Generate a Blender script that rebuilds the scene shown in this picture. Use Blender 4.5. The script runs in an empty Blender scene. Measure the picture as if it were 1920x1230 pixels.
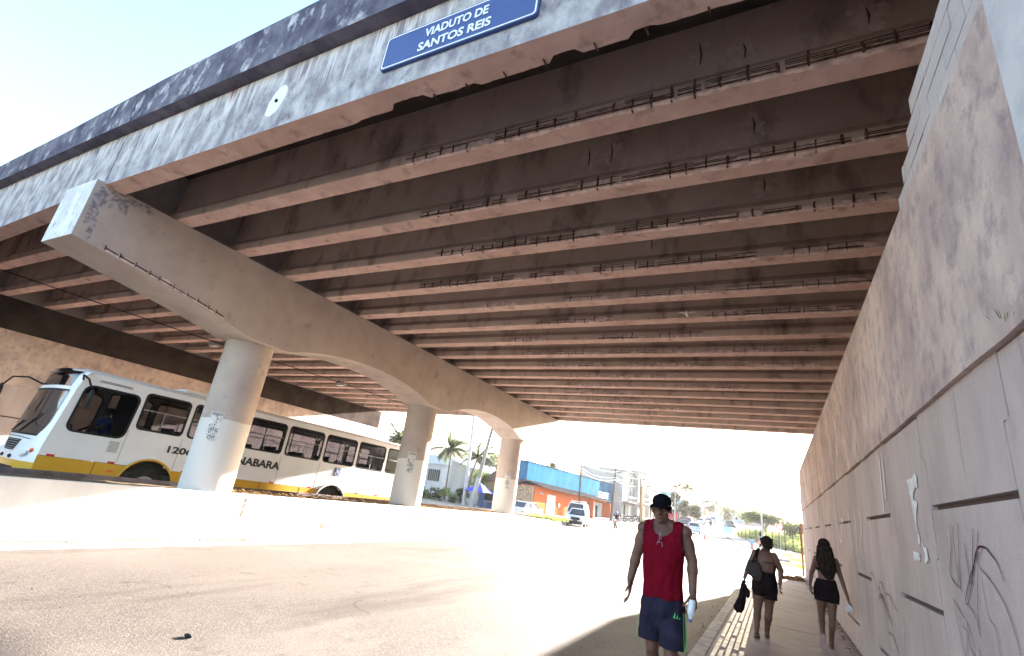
import bpy, bmesh, math, random
from mathutils import Vector, Matrix, noise
from mathutils.geometry import tessellate_polygon
PI = math.pi
R = math.radians
random.seed(7)
S = bpy.context.scene
C = S.collection

# ------------------------------------------------------------------ camera
YAW, PITCH, ROLL, FPX = -0.5091, 0.3308, 0.138, 916.73
cam_d = bpy.data.cameras.new('camera')
cam = bpy.data.objects.new('camera', cam_d)
C.objects.link(cam)
fw = Vector((math.sin(YAW) * math.cos(PITCH), math.cos(YAW) * math.cos(PITCH), math.sin(PITCH)))
rt0 = Vector((math.cos(YAW), -math.sin(YAW), 0))
up0 = rt0.cross(fw)
rt = rt0 * math.cos(ROLL) + up0 * math.sin(ROLL)
up = -rt0 * math.sin(ROLL) + up0 * math.cos(ROLL)
M = Matrix((rt, up, -fw)).transposed().to_4x4()
M.translation = Vector((0, 0, 1.68))
cam.matrix_world = M
cam_d.sensor_width = 36
cam_d.lens = 36 * FPX / 1920
cam_d.clip_start = 0.05
cam_d.clip_end = 3000
S.camera = cam

# ------------------------------------------------------------------ light
SUN_EL, SUN_AZ = 14.2, 11.5            # azimuth east of +Y (street direction)
W = bpy.data.worlds.new('World')
S.world = W
W.use_nodes = True
nt = W.node_tree
bg = nt.nodes['Background']
sky = nt.nodes.new('ShaderNodeTexSky')
sky.sky_type = 'NISHITA'
sky.sun_disc = False
sky.sun_elevation = R(SUN_EL)
sky.sun_rotation = R(SUN_AZ)
sky.air_density = 1.0
sky.dust_density = 1.3
sky.ozone_density = 1.0
nt.links.new(sky.outputs[0], bg.inputs[0])
bg.inputs[1].default_value = 0.066
sl = bpy.data.lights.new('sun', 'SUN')
sl.energy = 4.8
sl.angle = R(0.5)
sl.color = (1.0, 0.93, 0.86)
so = bpy.data.objects.new('sun', sl)
C.objects.link(so)
sd = Vector((math.sin(R(SUN_AZ)) * math.cos(R(SUN_EL)), math.cos(R(SUN_AZ)) * math.cos(R(SUN_EL)), math.sin(R(SUN_EL))))
so.rotation_euler = sd.to_track_quat('Z', 'Y').to_euler()
so.location = (0, 60, 40)
S.view_settings.view_transform = 'Standard'
S.view_settings.look = 'None'
S.view_settings.exposure = 3.75
S.view_settings.gamma = 1.0
S.render.engine = 'CYCLES'
S.cycles.max_bounces = 8
S.cycles.diffuse_bounces = 6
S.cycles.glossy_bounces = 3
S.cycles.transparent_max_bounces = 12
S.cycles.caustics_reflective = False
S.cycles.caustics_refractive = False
S.cycles.sample_clamp_indirect = 6
S.cycles.use_denoising = True

# ------------------------------------------------------------------ materials
def mat(name, col, rough=.8, col2=None, scale=3., thr=(.35, .7), bump=0., bscale=None, stretch=(1, 1, 1),
        col3=None, scale3=12., thr3=(.55, .7), metal=0., spec=.5, stretch3=None, detail=6.):
    m = bpy.data.materials.new(name)
    m.use_nodes = True
    t = m.node_tree
    b = t.nodes['Principled BSDF']
    b.inputs['Roughness'].default_value = rough
    b.inputs['Metallic'].default_value = metal
    b.inputs['Specular IOR Level'].default_value = .0 if rough >= .85 and not metal else (.25 if rough > .6 else spec)
    c4 = lambda c: (*c, 1)
    b.inputs['Base Color'].default_value = c4(col)
    if col2 is None and not bump:
        return m
    tc = t.nodes.new('ShaderNodeTexCoord')
    def tex(sc, st, thr_):
        mp = t.nodes.new('ShaderNodeMapping')
        mp.inputs['Scale'].default_value = st
        t.links.new(tc.outputs['Object'], mp.inputs[0])
        n = t.nodes.new('ShaderNodeTexNoise')
        n.inputs['Scale'].default_value = sc
        n.inputs['Detail'].default_value = detail
        n.inputs['Roughness'].default_value = .62
        t.links.new(mp.outputs[0], n.inputs['Vector'])
        r = t.nodes.new('ShaderNodeMapRange')
        r.inputs['From Min'].default_value = thr_[0]
        r.inputs['From Max'].default_value = thr_[1]
        t.links.new(n.outputs['Fac'], r.inputs['Value'])
        return n, r
    last = None
    if col2 is not None:
        n, r = tex(scale, stretch, thr)
        mx = t.nodes.new('ShaderNodeMix')
        mx.data_type = 'RGBA'
        mx.inputs[6].default_value = c4(col)
        mx.inputs[7].default_value = c4(col2)
        t.links.new(r.outputs[0], mx.inputs[0])
        last = mx.outputs[2]
    if col3 is not None:
        n, r = tex(scale3, stretch3 or stretch, thr3)
        mx = t.nodes.new('ShaderNodeMix')
        mx.data_type = 'RGBA'
        t.links.new(last, mx.inputs[6])
        mx.inputs[7].default_value = c4(col3)
        t.links.new(r.outputs[0], mx.inputs[0])
        last = mx.outputs[2]
    if last is not None:
        t.links.new(last, b.inputs['Base Color'])
    if bump:
        n, r = tex(bscale or scale * 6, (1, 1, 1), (0.2, .8))
        bp = t.nodes.new('ShaderNodeBump')
        bp.inputs['Strength'].default_value = bump
        bp.inputs['Distance'].default_value = .02
        t.links.new(n.outputs['Fac'], bp.inputs['Height'])
        t.links.new(bp.outputs[0], b.inputs['Normal'])
    return m

def glass(name, tint, mixf=.12, rough=.03):
    m = bpy.data.materials.new(name)
    m.use_nodes = True
    t = m.node_tree
    t.nodes.clear()
    o = t.nodes.new('ShaderNodeOutputMaterial')
    tr = t.nodes.new('ShaderNodeBsdfTransparent')
    tr.inputs[0].default_value = (*tint, 1)
    g = t.nodes.new('ShaderNodeBsdfGlossy')
    g.inputs['Roughness'].default_value = rough
    lw = t.nodes.new('ShaderNodeLayerWeight')
    lw.inputs[0].default_value = mixf
    mx = t.nodes.new('ShaderNodeMixShader')
    t.links.new(lw.outputs['Fresnel'], mx.inputs[0])
    t.links.new(tr.outputs[0], mx.inputs[1])
    t.links.new(g.outputs[0], mx.inputs[2])
    t.links.new(mx.outputs[0], o.inputs[0])
    return m

CON = mat('girder_concrete', (.45, .355, .31), .9, (.56, .455, .41), 1.2, (.35, .68), .25, 14, (1, 1, 1), (.20, .155, .135), 1.6, (.52, .72), stretch3=(1.2, 1, .5))
SOF = mat('soffit_concrete', (.46, .32, .285), .9, (.60, .44, .395), 2.4, (.35, .7), .3, 20, (1, 1, 1), (.22, .16, .135), 3.5, (.55, .75))
SPALL = mat('spalled_concrete', (.74, .60, .57), .95, (.42, .32, .30), 8, (.4, .65), .8, 40)
CHALK = mat('lime_bloom', (.60, .50, .46), .9, (.44, .36, .325), 9, (.4, .62))
DIA = mat('diaphragm_concrete', (.36, .32, .31), .9, (.27, .23, .22), 2, (.4, .7), .15, 20)
CAP = mat('pier_concrete', (.50, .43, .395), .88, (.39, .33, .305), 1.1, (.35, .7), .22, 18, (1, 1, 1), (.22, .20, .185), 2.3, (.6, .8))
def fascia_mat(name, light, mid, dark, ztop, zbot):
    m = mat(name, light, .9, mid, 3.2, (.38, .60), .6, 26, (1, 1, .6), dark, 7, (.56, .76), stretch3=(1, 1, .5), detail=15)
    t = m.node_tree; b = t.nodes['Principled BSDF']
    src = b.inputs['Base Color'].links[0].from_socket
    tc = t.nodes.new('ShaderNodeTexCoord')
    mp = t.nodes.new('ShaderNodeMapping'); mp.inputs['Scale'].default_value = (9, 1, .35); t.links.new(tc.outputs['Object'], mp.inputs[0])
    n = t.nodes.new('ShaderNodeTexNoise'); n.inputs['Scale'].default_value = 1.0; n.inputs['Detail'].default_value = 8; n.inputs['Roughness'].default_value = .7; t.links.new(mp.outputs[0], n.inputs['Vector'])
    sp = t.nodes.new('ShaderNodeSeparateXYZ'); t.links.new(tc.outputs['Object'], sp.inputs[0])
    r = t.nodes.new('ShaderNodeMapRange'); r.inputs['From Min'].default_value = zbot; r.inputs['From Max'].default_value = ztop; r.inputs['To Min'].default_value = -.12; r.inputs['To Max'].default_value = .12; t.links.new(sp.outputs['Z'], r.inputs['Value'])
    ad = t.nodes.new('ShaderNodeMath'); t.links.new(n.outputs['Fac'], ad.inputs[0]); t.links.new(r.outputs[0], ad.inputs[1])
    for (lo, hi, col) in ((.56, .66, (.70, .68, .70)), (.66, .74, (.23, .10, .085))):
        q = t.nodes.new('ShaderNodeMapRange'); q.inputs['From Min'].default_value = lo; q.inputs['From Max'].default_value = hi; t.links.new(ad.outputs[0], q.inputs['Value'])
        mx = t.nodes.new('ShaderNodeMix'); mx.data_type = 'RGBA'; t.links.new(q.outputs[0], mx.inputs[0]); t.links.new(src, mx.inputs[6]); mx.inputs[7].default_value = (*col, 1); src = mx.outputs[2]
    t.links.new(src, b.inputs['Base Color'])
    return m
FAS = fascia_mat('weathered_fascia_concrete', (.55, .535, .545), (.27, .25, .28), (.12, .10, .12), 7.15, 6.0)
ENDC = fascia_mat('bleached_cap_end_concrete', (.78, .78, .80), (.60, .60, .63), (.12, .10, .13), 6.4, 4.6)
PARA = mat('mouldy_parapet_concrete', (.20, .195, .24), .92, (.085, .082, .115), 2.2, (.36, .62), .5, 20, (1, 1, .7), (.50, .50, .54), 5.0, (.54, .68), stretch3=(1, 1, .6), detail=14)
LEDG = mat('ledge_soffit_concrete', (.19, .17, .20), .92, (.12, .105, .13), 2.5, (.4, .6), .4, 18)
RUST = mat('rusty_rebar', (.15, .085, .062), .95, (.06, .037, .03), 14, (.4, .6))
CRACK = mat('spall_shadow_gap', (.03, .024, .022), .95)
WALL = mat('cement_render', (.68, .555, .50), .9, (.46, .37, .355), 1.5, (.38, .60), .9, 16, (1, 1, .8), (.33, .27, .275), 4.6, (.50, .72), stretch3=(1, 1.1, .95), detail=14)
PANEL = mat('retaining_panel_concrete', (.56, .475, .455), .85, (.44, .37, .355), 1.6, (.38, .64), .5, 34, (1, 1, .4), (.24, .20, .20), 2.2, (.62, .8), stretch3=(1, 2.5, .3))
JOINT = mat('panel_joint', (.13, .10, .095), .95)
BLOCK = mat('concrete_block', (.60, .56, .56), .9, (.50, .46, .46), 3, (.35, .7), .3, 30)
MORT = mat('mortar', (.30, .26, .26), .95)
WHITEP = mat('whitewashed_concrete', (.74, .72, .69), .85, (.62, .59, .56), 1.4, (.4, .7), .2, 20, (1, 1, .6), (.42, .38, .36), 3.5, (.66, .8))  # white lime wash of the median, with random stains
ASPH = mat('worn_asphalt', (.158, .127, .105), .8, (.095, .073, .060), .30, (.35, .66), 1., 75, (1, .45, 1), (.18, .155, .14), 38, (.50, .62), stretch3=(1, 1, 1), detail=12)
for _q in ASPH.node_tree.nodes:
    if _q.type == 'BUMP': _q.inputs['Strength'].default_value = .55
_t = ASPH.node_tree; _b = _t.nodes['Principled BSDF']; _src = _b.inputs['Base Color'].links[0].from_socket
_tc = _t.nodes.new('ShaderNodeTexCoord')
for _sc, _st, _lo, _hi, _c, _mx in ((.22, (1, .55, 1), .50, .66, (.235, .195, .16), .75), (.35, (1.6, .25, 1), .56, .66, (.07, .053, .043), .75), (2.2, (1, 1, 1), .60, .70, (.07, .053, .044), .6)):
    _mp = _t.nodes.new('ShaderNodeMapping'); _mp.inputs['Scale'].default_value = _st; _mp.inputs['Location'].default_value = (1.7, 3.1, 0); _t.links.new(_tc.outputs['Object'], _mp.inputs[0])
    _n = _t.nodes.new('ShaderNodeTexNoise'); _n.inputs['Scale'].default_value = _sc; _n.inputs['Detail'].default_value = 9; _n.inputs['Roughness'].default_value = .65; _t.links.new(_mp.outputs[0], _n.inputs['Vector'])
    _r = _t.nodes.new('ShaderNodeMapRange'); _r.inputs['From Min'].default_value = _lo; _r.inputs['From Max'].default_value = _hi; _r.inputs['To Max'].default_value = _mx; _t.links.new(_n.outputs['Fac'], _r.inputs['Value'])
    _m = _t.nodes.new('ShaderNodeMix'); _m.data_type = 'RGBA'; _t.links.new(_r.outputs[0], _m.inputs[0]); _t.links.new(_src, _m.inputs[6]); _m.inputs[7].default_value = (*_c, 1); _src = _m.outputs[2]
_t.links.new(_src, _b.inputs['Base Color'])
WALK = mat('pavement_concrete', (.30, .24, .24), .8, (.22, .172, .175), .9, (.35, .7), .3, 30, (1, 1, 1), (.13, .10, .108), 1.7, (.58, .75), detail=9)
KERB = mat('kerb_concrete', (.42, .39, .37), .8, (.27, .24, .23), 5, (.4, .65), .6, 30)
TACT = mat('tactile_tile', (.50, .47, .44), .5, (.28, .25, .24), 9, (.4, .62), .5, 60)
SAND = mat('sandy_ground', (.40, .34, .27), .95, (.30, .25, .19), .25, (.35, .7), .6, 8, (1, 1, 1), (.16, .17, .07), .5, (.60, .72), detail=8)
SOIL = mat('median_soil', (.16, .115, .075), .95, (.27, .205, .135), 5, (.4, .6), 1., 25)
DKERB = mat('shade_dark_kerb', (.17, .14, .145), .9, (.26, .22, .22), 3, (.4, .65), .4, 25)  # back kerb tone darkened, its shade is put into the colour
WHITE = mat('white_paint', (.78, .78, .77), .35, (.70, .70, .69), 2, (.4, .8))
BUSW = mat('bus_white_paint', (.86, .86, .87), .28, (.79, .785, .78), 1.3, (.4, .8))
BUSY = mat('bus_yellow_paint', (.68, .39, .035), .35, (.60, .33, .03), 1.6, (.4, .75))
BLK = mat('black_rubber', (.022, .021, .021), .7)
DARK = mat('dark_interior', (.06, .055, .055), .8)
GREY = mat('grey_metal', (.30, .30, .31), .5, metal=.3)
CHROME = mat('wheel_metal', (.5, .48, .46), .35, metal=.7)
TYRE = mat('tyre_rubber', (.035, .032, .03), .85, (.07, .058, .048), 6, (.4, .7))
GL = glass('tinted_bus_glass', (.34, .34, .36), .22)
WS = glass('windscreen_glass', (.16, .17, .19), .6)
RED = mat('red_plastic', (.55, .02, .02), .4)
ORANGE = mat('orange_lens', (.75, .16, .03), .35)
LAMP = mat('headlamp_glass', (.80, .82, .85), .12)
BLUE = mat('blue_sign_enamel', (.050, .090, .27), .5, (.042, .075, .23), 3, (.4, .7))
SEATB = mat('blue_seat_vinyl', (.25, .31, .40), .6)
LEAF = mat('leaf_green', (.060, .072, .034), .7, (.034, .046, .022), 5, (.35, .65))
LEAFL = mat('light_leaf_green', (.16, .22, .04), .7, (.09, .14, .03), 5, (.35, .65))
PALM = mat('palm_frond', (.07, .085, .05), .8, (.045, .058, .035), 4, (.35, .65))
for _m, _c in ((LEAF, (.075, .095, .03)), (LEAFL, (.25, .29, .09)), (PALM, (.10, .125, .06))):
    _t = _m.node_tree; _b = _t.nodes['Principled BSDF']; _o = _t.nodes['Material Output']
    _tr = _t.nodes.new('ShaderNodeBsdfTranslucent'); _tr.inputs[0].default_value = (*_c, 1)
    _a = _t.nodes.new('ShaderNodeMixShader'); _a.inputs[0].default_value = .4
    _t.links.new(_b.outputs[0], _a.inputs[1]); _t.links.new(_tr.outputs[0], _a.inputs[2]); _t.links.new(_a.outputs[0], _o.inputs[0])
BARK = mat('bark', (.22, .17, .13), .9, (.13, .10, .08), 8, (.4, .6), .5, 20)
WOOD = mat('weathered_pole_timber', (.12, .09, .07), .9, (.07, .05, .045), 6, (.4, .6))
DRY = mat('dry_leaves', (.33, .22, .11), .9, (.17, .11, .06), 9, (.4, .6))

# ------------------------------------------------------------------ mesh helpers
def bm_():
    return bmesh.new()

def box(bm, x0, x1, y0, y1, z0, z1, M4=None):
    vs = [bm.verts.new((x, y, z)) for z in (z0, z1) for y in (y0, y1) for x in (x0, x1)]
    if M4 is not None:
        for v in vs: v.co = M4 @ v.co
    for f in ((0, 2, 3, 1), (4, 5, 7, 6), (0, 1, 5, 4), (2, 6, 7, 3), (0, 4, 6, 2), (1, 3, 7, 5)):
        bm.faces.new([vs[i] for i in f])
    return vs

def prism(bm, pts, a0, a1, axis='x'):
    """pts: 2-D outline (u,v) ; extruded along axis a0..a1"""
    def P(u, v, a):
        return {'x': (a, u, v), 'y': (u, a, v), 'z': (u, v, a)}[axis]
    A = [bm.verts.new(P(u, v, a0)) for u, v in pts]
    B = [bm.verts.new(P(u, v, a1)) for u, v in pts]
    n = len(pts)
    for i in range(n):
        bm.faces.new((A[i], A[(i + 1) % n], B[(i + 1) % n], B[i]))
    try:
        bm.faces.new(A[::-1]); bm.faces.new(B)
    except Exception:
        pass

def tube(bm, pts, rad, seg=8, cap=True, ell=None):
    """tube along points, radius (number or list)"""
    pts = [Vector(p) for p in pts]
    n = len(pts)
    rr = rad if isinstance(rad, (list, tuple)) else [rad] * n
    rings = []
    ref = Vector((0.1234, .31, .94))
    for i, p in enumerate(pts):
        d = (pts[min(i + 1, n - 1)] - pts[max(i - 1, 0)]).normalized()
        a = d.cross(ref)
        if a.length < .05: a = d.cross(Vector((1, 0, 0)))
        a.normalize(); b = d.cross(a)
        rings.append([bm.verts.new(p + (a * math.cos(2 * PI * k / seg) + b * math.sin(2 * PI * k / seg)) * rr[i]) for k in range(seg)])
    for i in range(n - 1):
        for k in range(seg):
            bm.faces.new((rings[i][k], rings[i][(k + 1) % seg], rings[i + 1][(k + 1) % seg], rings[i + 1][k]))
    if cap:
        bm.faces.new(rings[0][::-1]); bm.faces.new(rings[-1])

def ell(bm, c, r, rot=None, u=14, v=9):
    mt = Matrix.Translation(c) @ ((rot.to_4x4() if rot is not None else Matrix.Identity(4)) @ Matrix.Diagonal((*r, 1)))
    bmesh.ops.create_uvsphere(bm, u_segments=u, v_segments=v, radius=1, matrix=mt)

def caps(bm, p0, p1, r0, r1, seg=12):
    p0, p1 = Vector(p0), Vector(p1)
    d = (p1 - p0); L = d.length; d = d / max(L, 1e-6)
    pts = []; rr = []
    for t in (-1, -.8, -.45, 0): pts.append(p0 + d * r0 * t); rr.append(max(r0 * math.sqrt(max(0, 1 - t * t)), r0 * .08))
    for t in (.33, .66): pts.append(p0.lerp(p1, t)); rr.append(r0 + (r1 - r0) * t)
    for t in (0, .45, .8, 1): pts.append(p1 + d * r1 * t); rr.append(max(r1 * math.sqrt(max(0, 1 - t * t)), r1 * .08))
    tube(bm, pts, rr, seg)

def obj(name, bm, m, parent=None, smooth=False, label=None):
    me = bpy.data.meshes.new(name)
    bmesh.ops.recalc_face_normals(bm, faces=bm.faces)
    bm.to_mesh(me); bm.free()
    ms = m if isinstance(m, (list, tuple)) else [m]
    for x in ms: me.materials.append(x)
    if smooth:
        me.polygons.foreach_set('use_smooth', [True] * len(me.polygons))
        if smooth != 'all':
            try: me.set_sharp_from_angle(angle=R(40))
            except Exception: pass
    o = bpy.data.objects.new(name, me)
    C.objects.link(o)
    if label: o['label'] = label
    return o

def thing(name, label, cat, loc=(0, 0, 0), group=None, local=False, rotz=0):
    """Empty at the thing's base.  local=False: its parts are written in world coordinates."""
    o = bpy.data.objects.new(name, None)
    C.objects.link(o)
    o.location = loc
    o.rotation_euler = (0, 0, rotz)
    o.empty_display_size = .2
    o['label'] = label; o['category'] = cat
    if group: o['group'] = group
    if local: o['_w'] = 1
    return o

def part(name, bm, m, root, **k):
    o = obj(name, bm, m, None, k.get('smooth', False), k.get('label'))
    o.parent = root
    if root.type == 'EMPTY' and root.get('_w') is None:
        o.matrix_parent_inverse = Matrix.Translation(-Vector(root.location))
    return o

def tag(o, label, cat, group=None, kind=None):
    if label: o['label'] = label
    if cat: o['category'] = cat
    if group: o['group'] = group
    if kind: o['kind'] = kind
    return o

def struct(name, bm, m, kind='structure', smooth=False):
    o = obj(name, bm, m, None, smooth)
    o['kind'] = kind
    return o

def copy_tree(o, parent=None):
    c = o.copy(); C.objects.link(c); c.parent = parent
    for ch in [x for x in KIDS(o)]: copy_tree(ch, c)
    return c

def KIDS(o):
    return [x for x in bpy.data.objects if x.parent == o]

def grid(bm, xs, ys, f):
    V = [[bm.verts.new((x, y, f(x, y))) for x in xs] for y in ys]
    for j in range(len(ys) - 1):
        for i in range(len(xs) - 1):
            bm.faces.new((V[j][i], V[j][i + 1], V[j + 1][i + 1], V[j + 1][i]))

def holes(bm, outline, hl, P, thick=None):
    """plate with holes; outline and holes are 2-D loops, P maps (u,v) to 3-D"""
    loops = [outline] + hl
    flat = [p for l in loops for p in l]
    tri = tessellate_polygon([[Vector((u, v, 0)) for u, v in l] for l in loops])
    vs = [bm.verts.new(P(u, v)) for u, v in flat]
    for t in tri:
        try: bm.faces.new([vs[i] for i in t])
        except Exception: pass

def rrect(x0, x1, z0, z1, r, n=5, sk=0.):
    o = []
    for cx, cz, a0 in ((x1 - r, z1 - r, 0), (x0 + r, z1 - r, 90), (x0 + r, z0 + r, 180), (x1 - r, z0 + r, 270)):
        for k in range(n):
            a = R(a0 + 90 * k / (n - 1))
            z = cz + r * math.sin(a)
            o.append((cx + r * math.cos(a) + sk * (z - z0), z))
    return o

def text_mesh(body, size, m, ext=.004, bold=.0, sx=1., shear=0.):
    cu = bpy.data.curves.new('lettering', 'FONT')
    cu.body = body; cu.size = size; cu.extrude = ext; cu.offset = bold; cu.shear = shear
    cu.align_x = 'CENTER'; cu.align_y = 'CENTER'
    cu.resolution_u = 3
    o = bpy.data.objects.new('tmp', cu); C.objects.link(o)
    dg = bpy.context.evaluated_depsgraph_get()
    me = bpy.data.meshes.new_from_object(o.evaluated_get(dg))
    bpy.data.objects.remove(o)
    me.materials.clear(); me.materials.append(m)
    for v in me.vertices: v.co.x *= sx
    return me

def fit_text(body, w, h, m, ext=.002, bold=.02):
    me = text_mesh(body, 1., m, ext, bold)
    xs_ = [v.co.x for v in me.vertices]; ys_ = [v.co.y for v in me.vertices]
    cx, cy = (min(xs_) + max(xs_)) / 2, (min(ys_) + max(ys_)) / 2
    a, b_ = w / (max(xs_) - min(xs_)), h / (max(ys_) - min(ys_))
    for v in me.vertices: v.co.x = (v.co.x - cx) * a; v.co.y = (v.co.y - cy) * b_
    return me

def put_mesh(name, me, parent, mat4):
    o = bpy.data.objects.new(name, me); C.objects.link(o)
    for v in me.vertices: v.co = mat4 @ v.co
    if parent is not None:
        o.parent = parent
        if parent.type == 'EMPTY' and parent.get('_w') is None:
            o.matrix_parent_inverse = Matrix.Translation(-Vector(parent.location))
    return o

# ================================================================== SETTING
def sstep(a, b, x):
    t = max(0., min(1., (x - a) / (b - a)))
    return t * t * (3 - 2 * t)

def gz(x, y):
    """terrain height"""
    q = max(0., y - 68)
    h = .0285 * (q * q / (q + 6) if q else 0) * (1 if y < 320 else 320. / y)
    return h + max(0, -(x + 14)) * .11 * sstep(120, 300, y)

bm = bm_()
xs = [-600, -300, -150, -100, -80, -65, -50, -40, -32, -26, -20, -14, -8, -4, 0, 4, 10, 20, 40, 80, 150, 300, 600]
ys = [-300, -100, -40, -10, 0, 10, 20, 30, 45, 60, 75, 90, 110, 130, 150, 180, 210, 240, 270, 300, 350, 500, 900, 1600]
grid(bm, xs, ys, lambda x, y: gz(x, y) - .02)
struct('ground', bm, SAND, smooth='all')

def strip(bm, L, Rr, dz, sub=6):
    """sheet between two polylines of (x,y) with the same count"""
    V = []
    n = len(L)
    for i in range(n):
        row = []
        for k in range(sub + 1):
            t = k / sub
            x = L[i][0] * (1 - t) + Rr[i][0] * t; y = L[i][1] * (1 - t) + Rr[i][1] * t
            row.append(bm.verts.new((x, y, gz(x, y) + dz)))
        V.append(row)
    for i in range(n - 1):
        for k in range(sub):
            bm.faces.new((V[i][k], V[i][k + 1], V[i + 1][k + 1], V[i + 1][k]))

bm = bm_()
RL = [(-23.2, -60), (-23.2, 0), (-23.2, 27), (-23.4, 45), (-23.6, 60), (-23.4, 75), (-22.8, 92), (-21, 112), (-19.6, 130), (-19, 150), (-19.5, 180), (-21, 210), (-23, 240), (-26, 270), (-30, 300)]
RRt = [(-1.0, -60), (-1.0, 0), (-1.0, 27), (-1.1, 45), (-2.2, 60), (-4.8, 75), (-7.9, 92), (-9, 112), (-9.6, 130), (-10.2, 150), (-12, 180), (-14, 210), (-16.5, 240), (-20, 270), (-24, 300)]
strip(bm, RL, RRt, .02)
struct('road', bm, ASPH, smooth='all')
# pale dusty shoulder sheets on the road
bm = bm_()
strip(bm, [(-10.4, -20), (-10.4, 5), (-10.4, 28)], [(-9.75, -20), (-9.8, 5), (-9.8, 28)], .026, 2)
struct('gutter', bm, WHITEP)

bm = bm_(); rnd = random.Random(8)
for (x, y, a, n) in ((-4.6, 5.6, 2.6, 9), (-6.8, 4.4, 2.9, 8), (-7.4, 6.9, .3, 9), (-2.6, 8.2, 1.9, 7)):
    w = .0035
    px_, py_ = x, y
    pa = None
    for k in range(n):
        a += rnd.uniform(-.45, .45); l = rnd.uniform(.06, .16)
        nx, ny = px_ + math.cos(a) * l, py_ + math.sin(a) * l
        ww = w * rnd.uniform(.5, 1.6)
        q = (bm.verts.new((nx - math.sin(a) * ww, ny + math.cos(a) * ww, .0245)), bm.verts.new((nx + math.sin(a) * ww, ny - math.cos(a) * ww, .0245)))
        if pa: bm.faces.new((pa[0], pa[1], q[1], q[0]))
        pa = q; px_, py_ = nx, ny
struct('road_cracks', bm, mat('crack_shadow', (.03, .024, .02), .95))
# far carriageway pavement of the near side, kept walk beyond the viaduct
def slab(name, L, Rr, z0, z1, m):
    bm = bm_()
    n = len(L)
    top = [[bm.verts.new((p[0], p[1], gz(*p) + z1)) for p in q] for q in (L, Rr)]
    bot = [[bm.verts.new((p[0], p[1], gz(*p) + z0)) for p in q] for q in (L, Rr)]
    for i in range(n - 1):
        bm.faces.new((top[0][i], top[1][i], top[1][i + 1], top[0][i + 1]))
        bm.faces.new((top[0][i], top[0][i + 1], bot[0][i + 1], bot[0][i]))
        bm.faces.new((top[1][i + 1], top[1][i], bot[1][i], bot[1][i + 1]))
    bm.faces.new((top[0][0], bot[0][0], bot[1][0], top[1][0]))
    bm.faces.new((top[0][-1], top[1][-1], bot[1][-1], bot[0][-1]))
    return struct(name, bm, m)

# pavement under the viaduct, its kerb and tactile strip
bm = bm_()
Y = -6.
while Y < 25.9:                         # pour joints every ~1.9 m
    L = 1.9
    box(bm, -.82, 1.2, Y, Y + L - .012, -.02, .150 + random.uniform(-.002, .002))
    Y += L
struct('pavement', bm, WALK)
bm = bm_()
Y = -6.
while Y < 25.9:
    box(bm, -1.0, -.826, Y, Y + .985, -.02, .155 + random.uniform(-.006, .006))
    Y += 1.0
bmesh.ops.bevel(bm, geom=[e for e in bm.edges], offset=.008, segments=1, affect='EDGES')
struct('kerb', bm, KERB)
bm = bm_()
Y = -2.
while Y < 24.5:                         # raised bars of the tactile tiles
    for k in range(5):
        x = -.77 + .075 * k
        for s_ in (0,):
            y0 = Y + random.uniform(0, .01)
            if random.random() < .06: continue
            box(bm, x, x + .052, y0, y0 + .238, .149, .160 + random.uniform(-.003, .001))
    Y += .25
struct('tactile_strip', bm, TACT)

FW_L = [(-1.0, 42), (-1.1, 48), (-2.2, 60), (-4.8, 75), (-7.9, 92), (-9.0, 112), (-9.6, 130)]
FW_R = [(.9, 42), (.7, 50), (-.2, 61), (-2.8, 77), (-6.0, 93), (-7.4, 112), (-8.0, 130)]
slab('far_pavement', FW_L, FW_R, -.05, .12, mat('pale_pavement', (.46, .42, .37), .9, (.36, .32, .27), 1.5, (.4, .65), .3, 20))
slab('left_pavement', [(-28, 50), (-28, 75), (-28, 92), (-26, 112), (-24.4, 130)], [(-23.6, 50), (-23.5, 75), (-22.9, 92), (-21.2, 112), (-19.8, 130)], -.05, .14,
     mat('worn_pavement', (.40, .37, .33), .9, (.30, .27, .24), 1.2, (.4, .65), .3, 20))

# ================================================================== VIADUCT
DZ = 6.05                # girder soffit height
GY = lambda i: 3.40 + 1.31 * i       # far edge of the soffit of girder i
V = thing('viaduct', 'stained grey concrete road viaduct with exposed girders crossing overhead', 'viaduct', (-11.05, 14.3, 0))

def fascia(x0, x1, z0a, z0b, ledge, n):
    """edge beam, outer face at Y=3.12; z0 runs from z0a at x0 to z0b at x1; jagged inner edge where spalled"""
    bm = bm_()
    rows = []
    rnd = random.Random(3)
    e = 3.44
    for k in range(n + 1):
        x = x0 + (x1 - x0) * k / n
        z = z0a + (z0b - z0a) * k / n
        if x > -6.3 and rnd.random() < .20: e = 3.44 - rnd.uniform(.0, .13)
        ee = e + rnd.uniform(-.006, .006) if x > -5.6 else 3.44
        prof = [(3.12, z), (ee, z), (ee, z + .16 + .0), (3.30, z + .30), (3.30, 7.13), (3.12, 7.13)]
        rows.append([bm.verts.new((x, y, zz)) for y, zz in prof])
    m = len(rows[0])
    for a, b in zip(rows, rows[1:]):
        for j in range(m):
            f = bm.faces.new((a[j], a[(j + 1) % m], b[(j + 1) % m], b[j]))
            if j == 0: f.material_index = 1
            elif j < 5: f.material_index = 2
    bm.faces.new(rows[0]); bm.faces.new(rows[-1][::-1])
    return bm
fb = part('fascia_beam', fascia(-10.48, 2.3, 6.0, 5.98, 7.15, 170), [FAS, SOF, CON], V)
bm = fascia(-24.4, -10.52, 5.35, 6.0, 7.15, 40)
part('fascia_beam', bm, [FAS, SOF, CON], V)
bm = bm_()
vs = []
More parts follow.
